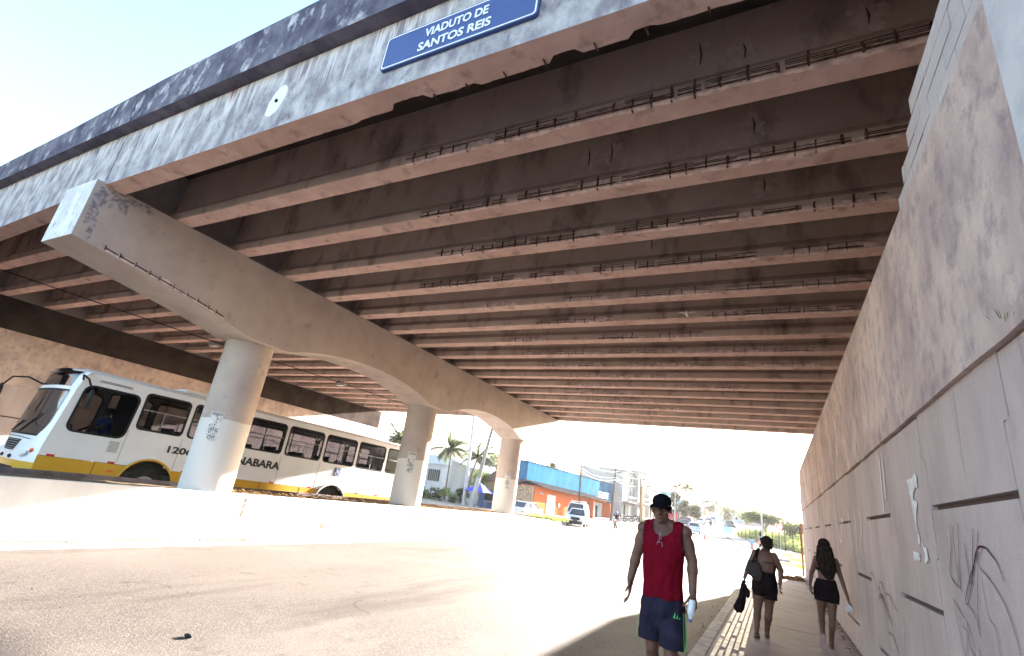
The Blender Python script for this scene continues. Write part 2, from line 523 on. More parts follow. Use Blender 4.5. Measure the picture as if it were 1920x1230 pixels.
for k in range(26):
    a = 2 * PI * k / 26; rr = 1 + .22 * noise.noise(Vector((math.cos(a) * 2, math.sin(a) * 2, 5)))
    vs.append(bm.verts.new((-6.02 + .17 * rr * math.cos(a) + .05 * math.sin(a), 3.117, 6.50 + .27 * rr * math.sin(a))))
bm.faces.new(vs)
wp_ = part('patch_repair', bm, mat('fresh_white_mortar', (.80, .80, .80), .9, (.70, .70, .70), 9), fb)
bm = bm_(); tube(bm, [(-6.02, 3.13, 6.50), (-6.02, 3.10, 6.50)], .028, 7); part('drain_hole', bm, CRACK, fb)
# exposed bars at the broken inner edge of the fascia soffit
bm = bm_()
for x in (-3.35, -2.9, -2.42, -1.95, -1.4, -.9, -.35, .2):
    tube(bm, [(x, 3.36, 5.977), (x + .01, 3.445, 5.972), (x + .012, 3.45, 6.06)], .009, 5)
part('exposed_rebar', bm, RUST, fb)

# parapet with overhanging ledge (top edge dips over the left span)
def par_top(x): 
    pts = [(-26, 7.15), (-16, 7.66), (-13.2, 7.74), (-9.4, 7.95), (-5.4, 8.04), (3, 8.1)]
    for (a, za), (b, zb) in zip(pts, pts[1:]):
        if x <= b: return za + (zb - za) * (x - a) / (b - a)
    return 8.1
def parapet(y0, y1, x0, x1, topf, n=24, flip=1):
    bm = bm_()
    rows = []
    for k in range(n + 1):
        x = x0 + (x1 - x0) * k / n
        T = topf(x)
        lz = 7.14 - max(0, (-11 - x)) * .012
        pr = [(y0, lz), (y1, lz), (y1, T), (y0 + .02 * flip, T), (y0, T - .03)]
        rows.append([bm.verts.new((x, y, z)) for y, z in pr])
    for a, b in zip(rows, rows[1:]):
        for j in range(5):
            f = bm.faces.new((a[j], a[(j + 1) % 5], b[(j + 1) % 5], b[j]))
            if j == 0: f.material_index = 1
    bm.faces.new(rows[0]); bm.faces.new(rows[-1][::-1])
    return bm
part('parapet', parapet(2.93, 3.32, -26, 3.2, par_top, 60), [PARA, LEDG], V)
part('parapet', parapet(26.32, 25.95, -26, 3.2, lambda x: 7.9, 2, -1), [PARA, LEDG], V)
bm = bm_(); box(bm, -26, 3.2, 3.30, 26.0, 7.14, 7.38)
part('deck_slab', bm, mat('shade_dark_deck_concrete', (.09, .072, .065), .95, (.05, .04, .037), 1.5), V)  # near-black tone paints the shade between the girders into the slab

def girder_bm(x0, x1, yf, n=1):
    yc = yf - .16
    pr = [(-.16, DZ), (.16, DZ), (.16, DZ + .17), (.085, DZ + .30), (.085, 7.145), (-.085, 7.145), (-.085, DZ + .30), (-.16, DZ + .17)]
    bm = bm_()
    A = [bm.verts.new((x0, yc + u, z)) for u, z in pr]
    B = [bm.verts.new((x1, yc + u, z)) for u, z in pr]
    for j in range(8):
        f = bm.faces.new((A[j], A[(j + 1) % 8], B[(j + 1) % 8], B[j]))
        if j == 0: f.material_index = 1
    bm.faces.new(A); bm.faces.new(B[::-1])
    bmesh.ops.bevel(bm, geom=[e for e in bm.edges if abs(e.verts[0].co.x - e.verts[1].co.x) > 1 and abs(e.verts[0].co.z - DZ) < .01], offset=.012, segments=1, affect='EDGES')
    return bm

def blob(bm, cx, z0, zt, y, w, rnd, n=26, thick=.006, soff=None):
    thick = rnd.uniform(.004, .009)
    """irregular patch on the near flange side (plane Y=y) that may wrap under the soffit"""
    top = []; bot = []
    ph = rnd.uniform(0, 9)
    for k in range(n + 1):
        t = k / n
        x = cx - w / 2 + w * t
        env = math.sin(PI * t) ** .35
        h = env * (.55 + .45 * noise.noise(Vector((x * 2.3, ph, 0)))) + .10 * noise.noise(Vector((x * 11, ph, 3)))
        top.append(bm.verts.new((x, y - thick, z0 + max(.004, (zt - z0) * h))))
        bot.append(bm.verts.new((x, y - thick, z0 - thick)))
    und = None
    if soff:
        und = []
        for k in range(n + 1):
            t = k / n; x = cx - w / 2 + w * t
            env = math.sin(PI * t) ** .4
            d = env * soff * (.6 + .5 * noise.noise(Vector((x * 3.1, ph, 7)))) + .012 * noise.noise(Vector((x * 17, ph, 5)))
            und.append(bm.verts.new((x, y + max(.003, d), z0 - thick)))
    for k in range(n):
        bm.faces.new((bot[k], bot[k + 1], top[k + 1], top[k]))
        if und: bm.faces.new((und[k], und[k + 1], bot[k + 1], bot[k]))

# runs of spalled cover and bare stirrups: (x from, x to, strength) per girder
RUNS = {1: [(-4.6, -3.3, .5), (-3.1, 1.75, 1.)], 2: [(-5.3, -3.6, .7), (-3.4, -1.6, .9), (-1.5, 1.7, 1.)], 3: [(-5.9, -2.6, .9), (-2.2, .2, 1.), (.3, 1.5, .5)],
        4: [(-7.3, -4.8, 1.), (-4.4, -3.6, .9), (-3.0, -.3, .9), (.3, 1.4, .5)], 5: [(-6.3, -5.5, .4), (-4.1, -3.2, .4), (-2.6, -1.1, 1.), (-.7, 1.4, .8)],
        6: [(-5.4, -3.5, 1.), (-1.2, 1.3, .9)], 7: [(-6.8, -5.9, .7), (-4.1, -3.0, .8), (-2.6, -1.4, .8)], 8: [(-7.0, -4.6, 1.), (-4.2, -2.2, .8), (-1.6, 1.3, .8)],
        9: [(-6.9, -5.0, .8), (-4.0, -2.0, .8), (-.5, 1., .5)], 10: [(-6.5, -3, .6)], 11: [(-7, -5.2, .5), (-3, -1, .5)], 12: [(-7.5, -5, .6)], 13: [(-7.4, -4.4, .6)], 14: [(-6.8, -3.5, .6)]}
for i in range(1, 18):
    yf = GY(i)
    ym = yf - .32
    last = i == 17
    g = part('girder', girder_bm(-10.85, 2.05, yf), [CON, SOF], V, label='outer edge girder on the far side' if last else None)
    rnd = random.Random(100 + i)
    if i in RUNS:
        ps = bm_(); pr_ = bm_(); far = 1. if i < 5 else (.75 if i < 8 else .5)
        for (a, b, st) in RUNS[i]:
            wl = b - a; x = a
            while x < b:                                   # overlapping lobes of broken cover
                w = min(rnd.uniform(.7, 1.6), b - x + .25)
                blob(ps, x + w / 2, DZ, DZ + .17 + (0.0 if rnd.random() < .6 else .0), ym, w, rnd, soff=rnd.uniform(.03, .12) * st)
                x += w * .72
            x = a + .15
            zb = DZ + .055
            while x < b - .1:                              # stirrups
                if rnd.random() < .88:
                    h = rnd.uniform(.10, .20) * (.6 + .4 * st)
                    r_ = rnd.uniform(.008, .014) * (1.25 if i < 4 else far)
                    tube(pr_, [(x, ym - .010, DZ - .004 + rnd.uniform(-.002, .02)), (x + rnd.uniform(-.012, .012), ym - .018, DZ + h * .5), (x + rnd.uniform(-.008, .008), ym - .010, DZ + h)], r_, 5)
                    if rnd.random() < .45:
                        tube(pr_, [(x, ym + rnd.uniform(.02, .06), DZ - .006), (x, ym - .004, DZ - .008)], r_ * .9, 5)
                x += rnd.uniform(.21, .27)
            x = a
            while x < b:                                   # lengthwise tendons in their broken ducts
                w = rnd.uniform(.2, 1.1)
                for zz, rr, pb in ((DZ + .035, .020, .95), (DZ + .080, .008, .75), (DZ + .108, .007, .7), (DZ + .138, .006, .55)):
                    if rnd.random() < pb * st * (1 if i < 5 else .7):
                        tube(pr_, [(x, ym - .006, zz), (x + w * .5, ym - .008, zz + rnd.uniform(-.006, .006)), (min(x + w, b), ym - .006, zz)], rr * far * rnd.uniform(.7, 1.15), 4)
                x += w * rnd.uniform(.85, 1.15)
        part('spalled_patch', ps, SPALL, g)['kind'] = 'stuff'
        part('exposed_rebar', pr_, RUST, g)['kind'] = 'stuff'
    # isolated vertical cracks with pale halos on the webs
    nc = {1: [(-.55, .0), (-.1, .0), (1.0, -.02)], 2: [(-2.3, 0), (-1.95, .0), (-.05, .0)], 3: [(.05, .0)], 4: [(-1.9, 0)]}.get(i)
    if nc:
        yw = yf - .16 - .085
        for (x, dz) in nc:
            pb_ = bm_(); cb = bm_()
            h = rnd.uniform(.20, .34)
            z0 = DZ + .40 + dz + rnd.uniform(0, .08)
            vs = []
            for k in range(30):
                a = 2 * PI * k / 30
                rr = (.16 + .14 * noise.noise(Vector((math.cos(a) * 1.9, math.sin(a) * 1.9, x * 3))) + .03 * noise.noise(Vector((math.cos(a) * 7, math.sin(a) * 7, x * 3))))
                vs.append(pb_.verts.new((x + rr * math.cos(a), yw - .003, z0 + h * .5 + rr * 1.1 * math.sin(a))))
            pb_.faces.new(vs)
            tube(cb, [(x, yw - .004, z0), (x + .012, yw - .006, z0 + h * .5), (x - .006, yw - .004, z0 + h)], [.006, .011, .005], 5)
            q_ = part('patch_repair', pb_, CHALK, g)
            part('crack', cb, RUST, q_)
for i in range(1, 18):
    part('girder', girder_bm(-24.4, -11.25, GY(i)), [CON, SOF], V)
# diaphragm walls between girder ends
bm = bm_()
for x in (-10.88, -11.22, -23.9):
    bm = bm_(); box(bm, x - .06, x + .06, 3.30, 26.0, DZ - .02, 7.139)
    part('diaphragm', bm, DIA, V)

bm = bm_(); box(bm, 2.2, 2.4, 2.4, 26.25, 3, 7.135)
part('back_wall', bm, CON, V)
bm = bm_(); box(bm, -25.0, -24.62, -6, 27, 3, 7.135)
part('back_wall', bm, CON, V)
# pier cap with haunched underside
COLY = (7.2, 14.3, 21.6)
def cap_z(y):
    for a, b, rise in ((7.2, 14.3, .46), (14.3, 21.6, .55)):
        if a <= y <= b:
            t = (y - a) / (b - a)
            e = .075
            if t < e or t > 1 - e: return 4.32
            t = (t - e) / (1 - 2 * e)
            return 4.32 + rise * (1 - abs(2 * t - 1) ** 2.2)
    if y < 7.2:
        t = max(0, (6.55 - y) / 3.56)
        return 4.32 + .60 * t ** .8
    t = max(0, (y - 22.2) / 3.2)
    return 4.32 + .60 * t ** .8
def cap(x0, x1, y0=2.99, y1=25.4, n=90, f=cap_z, top=DZ - .012):
    bm = bm_()
    rows = []
    for k in range(n + 1):
        y = y0 + (y1 - y0) * k / n
        z = f(y)
        rows.append([bm.verts.new(c) for c in ((x0, y, z), (x1, y, z), (x1, y, top), (x0, y, top))])
    for a, b in zip(rows, rows[1:]):
        for j in range(4):
            bm.faces.new((a[j], a[(j + 1) % 4], b[(j + 1) % 4], b[j]))
    bm.faces.new(rows[0]); bm.faces.new(rows[-1][::-1])
    bmesh.ops.bevel(bm, geom=[e for e in bm.edges if e.calc_face_angle(0) > R(60)], offset=.02, segments=2, affect='EDGES')
    return bm
_b = cap(-11.62, -10.45)
_b.normal_update()
for f in _b.faces:
    if f.calc_center_median().y < 3.02 and abs(f.normal.y) > .9: f.material_index = 1
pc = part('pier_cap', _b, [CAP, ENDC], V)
rnd = random.Random(21)
bm = bm_()
for (cy, cz, ry, rz) in ((3.35, 5.82, .30, .17), (3.12, 5.55, .10, .34), (3.75, 5.93, .32, .07), (3.2, 5.1, .05, .2)):
    vs = []
    for k in range(40):
        a = 2 * PI * k / 40; rr = 1 + .55 * noise.noise(Vector((math.cos(a) * 3, math.sin(a) * 3, cy))) + .25 * noise.noise(Vector((math.cos(a) * 11, math.sin(a) * 11, cy)))
        vs.append(bm.verts.new((-10.45 + .0025 + .0012 * cz % .002, max(3.02, cy + ry * rr * math.cos(a)), min(6.015, cz + rz * rr * math.sin(a)))))
    bm.faces.new(vs)
part('mould_stain', bm, mat('mould_on_concrete', (.20, .18, .20), .95, (.42, .37, .36), 14, (.42, .58), detail=12), pc)
# bare bars along the lower arris of the pier cap
bm = bm_(); rnd = random.Random(5)
y = 3.5
while y < 5.9:
    w = rnd.uniform(.18, .3)
    z0, z1 = cap_z(y) + .075, cap_z(y + w) + .075
    tube(bm, [(-10.445, y, z0), (-10.445, y + w - .03, z1)], rnd.uniform(.008, .014), 5)
    tube(bm, [(-10.445, y, z0 - .04), (-10.44, y, z0 + .05)], .010, 5)
    y += w
part('exposed_rebar', bm, RUST, pc)
bm = bm_()
rows = []
for k in range(40):
    y = 3.4 + 2.55 * k / 39
    e = math.sin(PI * k / 39) ** .4
    z = cap_z(y)
    rows.append((bm.verts.new((-10.447, y, z + .02)), bm.verts.new((-10.447, y, z + .03 + e * (.09 + .05 * noise.noise(Vector((y * 4, 1, 1))))))))
for a, b in zip(rows, rows[1:]): bm.faces.new((a[0], b[0], b[1], a[1]))
part('spalled_patch', bm, SPALL, pc)
part('pier_cap', cap(-24.6, -23.8, -1.0, 25.95, 4, lambda y: 4.93), mat('shade_darkened_concrete', (.075, .062, .058), .92, (.045, .038, .036), 1.5, (.4, .65)), V, label='shade-darkened beam along the top of the far wall')  # beam colour lowered to stand for the deep shade of the left bay

# round columns, whitewashed to ~1.8 m
COLM = CAP.copy(); COLM.name = 'whitewashed_column_concrete'
t = COLM.node_tree
b = t.nodes['Principled BSDF']
src = b.inputs['Base Color'].links[0].from_socket
tc = t.nodes.new('ShaderNodeTexCoord'); sx = t.nodes.new('ShaderNodeSeparateXYZ'); t.links.new(tc.outputs['Object'], sx.inputs[0])
nz = t.nodes.new('ShaderNodeTexNoise'); nz.inputs['Scale'].default_value = 1.4; t.links.new(tc.outputs['Object'], nz.inputs['Vector'])
ad = t.nodes.new('ShaderNodeMath'); ad.operation = 'MULTIPLY_ADD'; ad.inputs[1].default_value = .10; t.links.new(nz.outputs['Fac'], ad.inputs[0]); t.links.new(sx.outputs['Z'], ad.inputs[2])
lt = t.nodes.new('ShaderNodeMath'); lt.operation = 'LESS_THAN'; lt.inputs[1].default_value = 2.52; t.links.new(ad.outputs[0], lt.inputs[0])
mx = t.nodes.new('ShaderNodeMix'); mx.data_type = 'RGBA'; t.links.new(lt.outputs[0], mx.inputs[0]); t.links.new(src, mx.inputs[6]); mx.inputs[7].default_value = (.66, .64, .62, 1)
t.links.new(mx.outputs[2], b.inputs['Base Color'])
for y in COLY:
    bm = bm_()
    tube(bm, [(-11.21, y, .5), (-11.21, y, 2.4), (-11.21, y, 4.34)], .53, 48)
    part('column', bm, COLM, V, smooth=True)

# retaining walls
def retaining(nm, label, X, s, y0, y1, ztop, zl, ph, xb):
    """face at X, s=+1 when solid lies towards +X"""
    T = thing(nm, label, 'wall', (X, (y0 + y1) / 2, 0))
    bm = bm_()
    def bx(a, b_, *r):
        box(bm, min(X + s * a, X + s * b_), max(X + s * a, X + s * b_), *r)
    bx(.045, xb, y0, y1, -.05, ztop - .01)
    part('wall_core', bm, JOINT, T)
    bm = bm_()
    # rendered upper band with a slightly uneven lower lip
    n = 60
    A = []
    for k in range(n + 1):
        y = y0 + (y1 - y0) * k / n
        A.append((y, zl + .012 * noise.noise(Vector((y * 1.7, 2, 0))) + .006 * random.uniform(-1, 1)))
    outl = A + [(y1, ztop), (y0, ztop)]
    a0, a1 = X - s * .035, X + s * .10
    vs0 = [bm.verts.new((a0, y, z)) for y, z in outl]; vs1 = [bm.verts.new((a1, y, z)) for y, z in outl]
    m = len(outl)
    for i in range(m): bm.faces.new((vs0[i], vs0[(i + 1) % m], vs1[(i + 1) % m], vs1[i]))
    tl = tessellate_polygon([[Vector((y, z, 0)) for y, z in outl]])
    for tr in tl: bm.faces.new([vs0[i] for i in tr])
    part('render_band', bm, WALL, T)
    # staggered cross-shaped facing panels
    W_, H_, g, tab = 1.655, 1.49, .0095, .075
    k = 0
    y = ph
    while y > y0: y -= W_; k -= 1
    while y < y1:
        ya, yb = max(y, y0), min(y + W_, y1)
        z = 2.03 - 3 * H_ / 2 - H_ if k % 2 == 0 else 2.03 - H_ / 2 - 2 * H_
        z = 2.03 + (0 if k % 2 == 0 else H_ / 2) - 3 * H_
        while z < zl + .02:
            za, zb = z + g * 2.2, z + H_ - g * 2.2
            zm, hh = z + H_ / 2, H_ / 4
            t_ = tab if k % 2 == 0 else -tab
            pts = [(ya + g, za), (yb - g, za), (yb - g, zm - hh), (yb - g + (tab if k % 2 == 0 else 0) - (0 if k % 2 == 0 else tab), zm - hh)]
            # even columns bulge in mid-height, odd columns pinch at mid-height of their own course
            e = g
            if k % 2 == 0:
                pts = [(ya + e, za), (yb - e, za), (yb - e, zm - hh), (yb - e + tab, zm - hh), (yb - e + tab, zm + hh), (yb - e, zm + hh), (yb - e, zb), (ya + e, zb), (ya + e, zm + hh), (ya + e - tab, zm + hh), (ya + e - tab, zm - hh), (ya + e, zm - hh)]
            else:
                pts = [(ya + e, za), (yb - e, za), (yb - e, zm - hh), (yb - e, zm + hh), (yb - e, zb), (ya + e, zb)]
                # opposite course edges give way to the even neighbours' tabs
                q = []
                zc = z                      # neighbours' mid-height is this panel's joint level
                pts = [(ya + e + tab, za), (yb - e - tab, za), (yb - e - tab, z + hh - e), (yb - e, z + hh + e), (yb - e, z + H_ - hh - e), (yb - e - tab, z + H_ - hh + e), (yb - e - tab, zb), (ya + e + tab, zb), (ya + e + tab, z + H_ - hh + e), (ya + e, z + H_ - hh - e), (ya + e, z + hh + e), (ya + e + tab, z + hh - e)]
            pts = [(yy, min(max(zz, -.02), zl + .03)) for yy, zz in pts]
            if max(p[1] for p in pts) - min(p[1] for p in pts) > .06:
                bm = bm_()
                off = random.uniform(-.003, .003)
                P0 = X + s * off
                prism(bm, pts, P0, X + s * .06, 'x')
                part('facing_panel', bm, PANEL, T)
            z += H_
        y += W_; k += 1
    return T
RWALL = retaining('retaining_wall', 'pinkish grey panelled retaining wall beside the right-hand pavement, marked with graffiti', 1.1, 1, -6, 26.3, 4.46, 2.77, 3.48, 1.25)
LWALL = retaining('retaining_wall', 'plain panelled retaining wall behind the bus under the far end of the deck', -23.8, -1, -8, 27.2, 4.925, 3.1, 3.2, 2.0)
# concrete block infill on top of the right wall
bm = bm_(); bmm = bm_()
c = 0
for k, ye in enumerate((4.74, 4.52, 4.30, 4.05)):
    z0 = 4.46 + k * .163
    box(bmm, 1.105, 1.25, -5.5, ye - .01, z0, z0 + .163)
    y = -5.5 - (.2 if k % 2 else 0)
    while y < ye - .05:
        y2 = min(y + .39, ye)
        box(bm, 1.09 + random.uniform(-.003, .003), 1.24, y + .005, y2 - .005, z0 + .006, z0 + .158)
        y += .39
part('block_course', bm, BLOCK, RWALL)
part('mortar_bed', bmm, MORT, RWALL)
bm = bm_(); box(bm, 1.02, 1.4, -3.5, 2.50, -.02, 9.0)
part('end_pilaster', bm, mat('pale_rough_render', (.66, .66, .68), .9, (.52, .52, .55), 3, (.4, .65), .6, 14), RWALL)

# spray-painted lines: points are (px-like u, v) on the near panel, u: Y, v: Z
GRAF = mat('graffiti_paint', (.075, .03, .05), .9)
GRAFW = mat('pale_graffiti_paint', (.66, .62, .64), .7)
def gline(bm, pts, w):
    P = [Vector((1.1 - .006, y, z)) for y, z in pts]
    Q = []
    for i in range(len(P) - 1):                       # Catmull-Rom
        a = P[max(i - 1, 0)]; b_ = P[i]; c_ = P[i + 1]; d = P[min(i + 2, len(P) - 1)]
        for k in range(6):
            t = k / 6
            Q.append(.5 * ((2 * b_) + (c_ - a) * t + (2 * a - 5 * b_ + 4 * c_ - d) * t * t + (-a + 3 * b_ - 3 * c_ + d) * t ** 3))
    Q.append(P[-1])
    L = []; Rr_ = []
    for i, p in enumerate(Q):
        d = Q[min(i + 1, len(Q) - 1)] - Q[max(i - 1, 0)]
        nn = Vector((0, -d.z, d.y))
        nn = nn.normalized() if nn.length > 1e-6 else Vector((0, 0, 1))
        ww = w * (.6 + .4 * math.sin(PI * i / len(Q)))
        L.append(bm.verts.new(p + nn * ww)); Rr_.append(bm.verts.new(p - nn * ww))
    for i in range(len(Q) - 1): bm.faces.new((L[i], L[i + 1], Rr_[i + 1], Rr_[i]))
bm = bm_()
for l, w in (([(4.71, 1.91), (4.73, 1.76), (4.85, 1.58), (4.7, 1.5)], 8), ([(4.64, 1.91), (4.7, 1.5)], 6), ([(4.51, 1.91), (4.66, 1.48)], 6), ([(4.64, 1.66), (4.66, 1.48)], 6),
             ([(4.43, 1.79), (4.435, 1.54)], 7), ([(4.22, 1.87), (4.40, 1.55)], 7),
             ([(4.14, 1.86), (4.24, 1.72), (4.44, 1.57), (4.59, 1.44), (4.56, 1.41)], 8), ([(4.56, 1.41), (4.43, 1.53), (4.23, 1.74), (4.09, 1.77), (3.98, 1.73), (3.9, 1.68), (3.86, 1.6)], 9),
             ([(4.09, 1.77), (4.2, 1.71), (4.2, 1.65), (4.06, 1.59), (3.91, 1.49), (3.84, 1.38), (3.8, 1.26), (3.76, 1.05)], 6), ([(4.21, 1.59), (4.2, 1.4), (4.12, 1.34), (4.1, 1.21), (4.06, 1.0)], 5),
             ([(4.21, 1.73), (4.37, 1.41), (4.41, 1.25)], 5), ([(4.41, 1.25), (4.44, 1.36), (4.55, 1.41)], 5), ([(4.87, 1.42), (4.68, 1.32)], 6), ([(4.87, 1.42), (4.79, 1.05)], 5),
             ([(4.75, 1.27), (4.67, 1.23), (4.78, 1.05)], 6), ([(4.62, 1.31), (4.65, 1.17), (4.53, 1.1)], 7), ([(4.62, 1.31), (4.57, 1.21), (4.55, 1.05)], 6), ([(4.47, 1.19), (4.47, 1.02)], 7)):
    gline(bm, l, w * .00058)
rnd = random.Random(11)
for k in range(9):                                   # looping tag further along
    cy, cz = 7.2 + rnd.uniform(0, 1.1), .75 + rnd.uniform(0, .5)
    rx, rz = rnd.uniform(.12, .4), rnd.uniform(.06, .2)
    gline(bm, [(cy + rx * math.cos(a * .7), cz + rz * math.sin(a * 1.1)) for a in range(9)], .0028)
part('graffiti', bm, GRAF, RWALL)
bm = bm_()
for l in ([(7.02, 2.70), (7.06, 2.4), (7.1, 2.06)], [(6.86, 2.70), (6.87, 2.4), (6.9, 2.2)], [(9.6, 2.3), (9.5, 1.9), (9.7, 1.55)], [(9.1, 2.2), (8.9, 1.95), (9.15, 1.7), (9.0, 1.5)],
          [(12.3, 2.2), (11.7, 1.7), (11.2, 2.1), (10.7, 1.4)], [(10.3, 2.2), (10.1, 1.6)], [(14.3, 2.4), (14.0, 1.9)]):
    gline(bm, l, .024)
part('graffiti', bm, GRAFW, RWALL, label='white paint streaks and scribbles')
# torn poster remains
bm = bm_()
PAPER = mat('torn_paper', (.78, .78, .76), .9, (.6, .6, .6), 12, (.45, .6))
def frag(pts):
    vs = [bm.verts.new((1.1 - .0075, y, z)) for y, z in pts]
    bm.faces.new(vs)
def jag(pts, s=.012):
    o = []
    for (a, b), (c_, d) in zip(pts, pts[1:] + pts[:1]):
        for k in range(5):
            t = k / 5
            o.append((a + (c_ - a) * t + rnd.uniform(-s, s), b + (d - b) * t + rnd.uniform(-s, s)))
    return o
frag(jag([(5.80, 2.29), (5.45, 2.33), (5.43, 2.22), (5.60, 2.20), (5.66, 2.12), (5.52, 2.09), (5.62, 2.0), (5.66, 1.86), (5.72, 2.02)]))
frag(jag([(5.66, 1.84), (5.60, 1.84), (5.61, 1.76), (5.67, 1.76)], .006))
frag(jag([(5.90, 1.69), (5.68, 1.68), (5.66, 1.63), (5.90, 1.62)]))
frag(jag([(5.56, 1.80), (5.50, 1.73), (5.42, 1.75), (5.40, 1.63), (5.54, 1.63), (5.50, 1.69)]))
o = obj('poster_remains', bm, PAPER)
tag(o, 'torn white poster scraps glued to the grey wall panel beside the graffiti', 'poster')

# ================================================================== NAME PLATE
P = thing('street_sign', 'blue name plate with white border reading VIADUTO DE SANTOS REIS on the fascia', 'sign', (-2.98, 3.1, 6.26))
SX0, SX1, SZ0, SZ1 = -4.02, -1.93, 6.275, 6.80
def rr3(x0, x1, z0, z1, r, y, bm, inner=None):
    o_ = rrect(x0, x1, z0, z1, r, 6)
    if inner is None:
        bm.faces.new([bm.verts.new((a, y, b_)) for a, b_ in o_])
    else:
        i_ = rrect(x0 + inner, x1 - inner, z0 + inner, z1 - inner, r * .8, 6)
        A = [bm.verts.new((a, y, b_)) for a, b_ in o_]; B = [bm.verts.new((a, y, b_)) for a, b_ in i_]
        for k in range(len(A)): bm.faces.new((A[k], A[(k + 1) % len(A)], B[(k + 1) % len(A)], B[k]))
bm = bm_(); prism(bm, rrect(SX0, SX1, SZ0, SZ1, .05, 6), 3.078, 3.119, 'y')
plate = part('plate', bm, BLUE, P)
bm = bm_(); rr3(SX0 + .015, SX1 - .015, SZ0 + .015, SZ1 - .015, .045, 3.074, bm, .019)
WP = mat('white_sign_paint', (.82, .84, .88), .4)
part('border', bm, WP, plate)
for body, z, w_ in (('VIADUTO DE', 6.635, .86), ('SANTOS REIS', 6.435, .98)):
    me = fit_text(body, w_, .135, WP, .002, .03)
    cx = -2.98
    put_mesh('lettering', me, None, Matrix.Translation((cx, 3.073, z)) @ Matrix.Rotation(R(90), 4, 'X')).parent = plate

# ================================================================== MEDIAN
T = thing('median_barrier', 'white raised median with a dry soil bed around the columns', 'median', (-11.6, 12, 0))
bm = bm_()
MX = -10.66
rows = []
n = 80
for k in range(n + 1):
    y = -10 + 38.5 * k / n
    hz = .955 - .18 * sstep(20, 28.5, y)
    x = MX - .25 * sstep(27.2, 28.5, y) ** 2
    rows.append([bm.verts.new(c_) for c_ in ((x + .015, y, -.02), (x, y, hz), (x - .16, y, hz + .0), (x - .16, y, -.02))])
for a, b in zip(rows, rows[1:]):
    for j in range(3): bm.faces.new((a[j], a[j + 1], b[j + 1], b[j]))
bm.faces.new(rows[0]); bm.faces.new(rows[-1][::-1])
mw = part('median_wall', bm, WHITEP, T)
bm = bm_()
for (y, z0, z1) in ((7.95, .40, .90), (10.3, .25, .5)):
    pts = []; z = z1; yy = y
    while z > z0:
        pts.append((MX + .022, yy, z)); z -= .05; yy += random.uniform(-.02, .02)
    tube(bm, pts, [random.uniform(.004, .013) for _ in pts], 4)
for k in range(46):
    y = 14.6 + random.gauss(0, .7) ; z = .62 + random.gauss(0, .08)
    a = random.uniform(.02, .06)
    bm.faces.new([bm.verts.new((MX + .017 - z * .008 + .006, y + a * math.cos(q) * random.uniform(.6, 1.2), z + a * .5 * math.sin(q))) for q in (0, 1.2, 2.5, 3.9, 5.1)])
part('crack', bm, DRY, mw)
bm = bm_(); box(bm, -12.62, -12.46, -10, 28.3, -.02, .99)
part('back_kerb', bm, DKERB, T)
bm = bm_()
ys_ = [-10 + 38.4 * k / 160 for k in range(161)]; xs_ = [-12.47 + 1.66 * k / 10 for k in range(11)]
grid(bm, xs_, ys_, lambda x, y: .90 + .035 * noise.noise(Vector((x * 2.5, y * 2.5, 0))) + .02 * noise.noise(Vector((x * 9, y * 9, 2))) - .17 * sstep(20, 28.5, y) + (.02 if y > 8 else 0))
part('soil_bed', bm, SOIL, T, smooth='all')
bm = bm_(); box(bm, -12.6, MX - .3, 28.2, 28.35, -.02, .72)
part('end_wall', bm, WHITEP, T)

def scatter(name, m, n, posf, size, seed, kind='stuff', label=None, cat=None, flat=.35):
    rnd = random.Random(seed); bm = bm_()
    for _ in range(n):
        p = Vector(posf(rnd)); s = rnd.uniform(*size)
        a = rnd.uniform(0, 6.28)
        u = Vector((math.cos(a), math.sin(a), rnd.uniform(-flat, flat))).normalized() * s
        v = Vector((-math.sin(a), math.cos(a), rnd.uniform(-flat, flat * 1.5))).normalized() * s * rnd.uniform(.35, .8)
        bm.faces.new([bm.verts.new(p + u), bm.verts.new(p + v * .9 + u * .1), bm.verts.new(p - u), bm.verts.new(p - v * .7)])
    o = obj(name, bm, m); o['kind'] = kind
    tag(o, label, cat)
    return o
def on_soil(r):
    y = r.choice([r.uniform(4.5, 28), r.uniform(7.6, 22)])
    if 5.3 < y < 7.6: y += 2.6
    return (r.uniform(-12.4, -10.75), y, .955 - .17 * sstep(20, 28.5, y) + r.uniform(0, .05))
scatter('dry_leaf_litter', DRY, 3600, on_soil, (.02, .06), 1, label='dry brown leaves lying along the top of the median', cat='leaf litter')
def at_wall(r):
    y = 3.5 + 21 * r.random() ** 1.3
    return (1.08 - abs(r.gauss(0, .10)), y, .157 + r.uniform(0, .015))
scatter('dirt_crumbs', mat('dark_dirt', (.09, .075, .06), .95, (.17, .13, .10), 10), 1500, at_wall, (.008, .035), 2, label='dirt and dead leaves gathered at the foot of the wall', cat='dirt')
def at_kerb(r):
    y = 3.5 + 40 * r.random() ** 1.5
    return (-1.02 - abs(r.gauss(0, .16 + .02 * max(0, y - 10))), y, .028 + r.uniform(0, .02))
scatter('gutter_debris', DRY, 1500, at_kerb, (.008, .04), 3, label='gravel and dead leaves strewn along the gutter of the pavement', cat='debris')
def at_med(r):
    return (-10.35 + abs(r.gauss(0, .12)), r.uniform(0, 26), .03)
scatter('fallen_plaster_chips', DRY, 170, at_med, (.02, .07), 4, label='small brown chips at the foot of the white median', cat='debris')
o = scatter('road_pebbles', mat('road_pebble', (.10, .085, .075), .9, (.05, .045, .04), 5), 260, lambda r: (r.uniform(-8, -1.3), 2.5 + 9 * r.random(), .028), (.006, .022), 5, label='small dark stones scattered on the road', cat='pebbles')
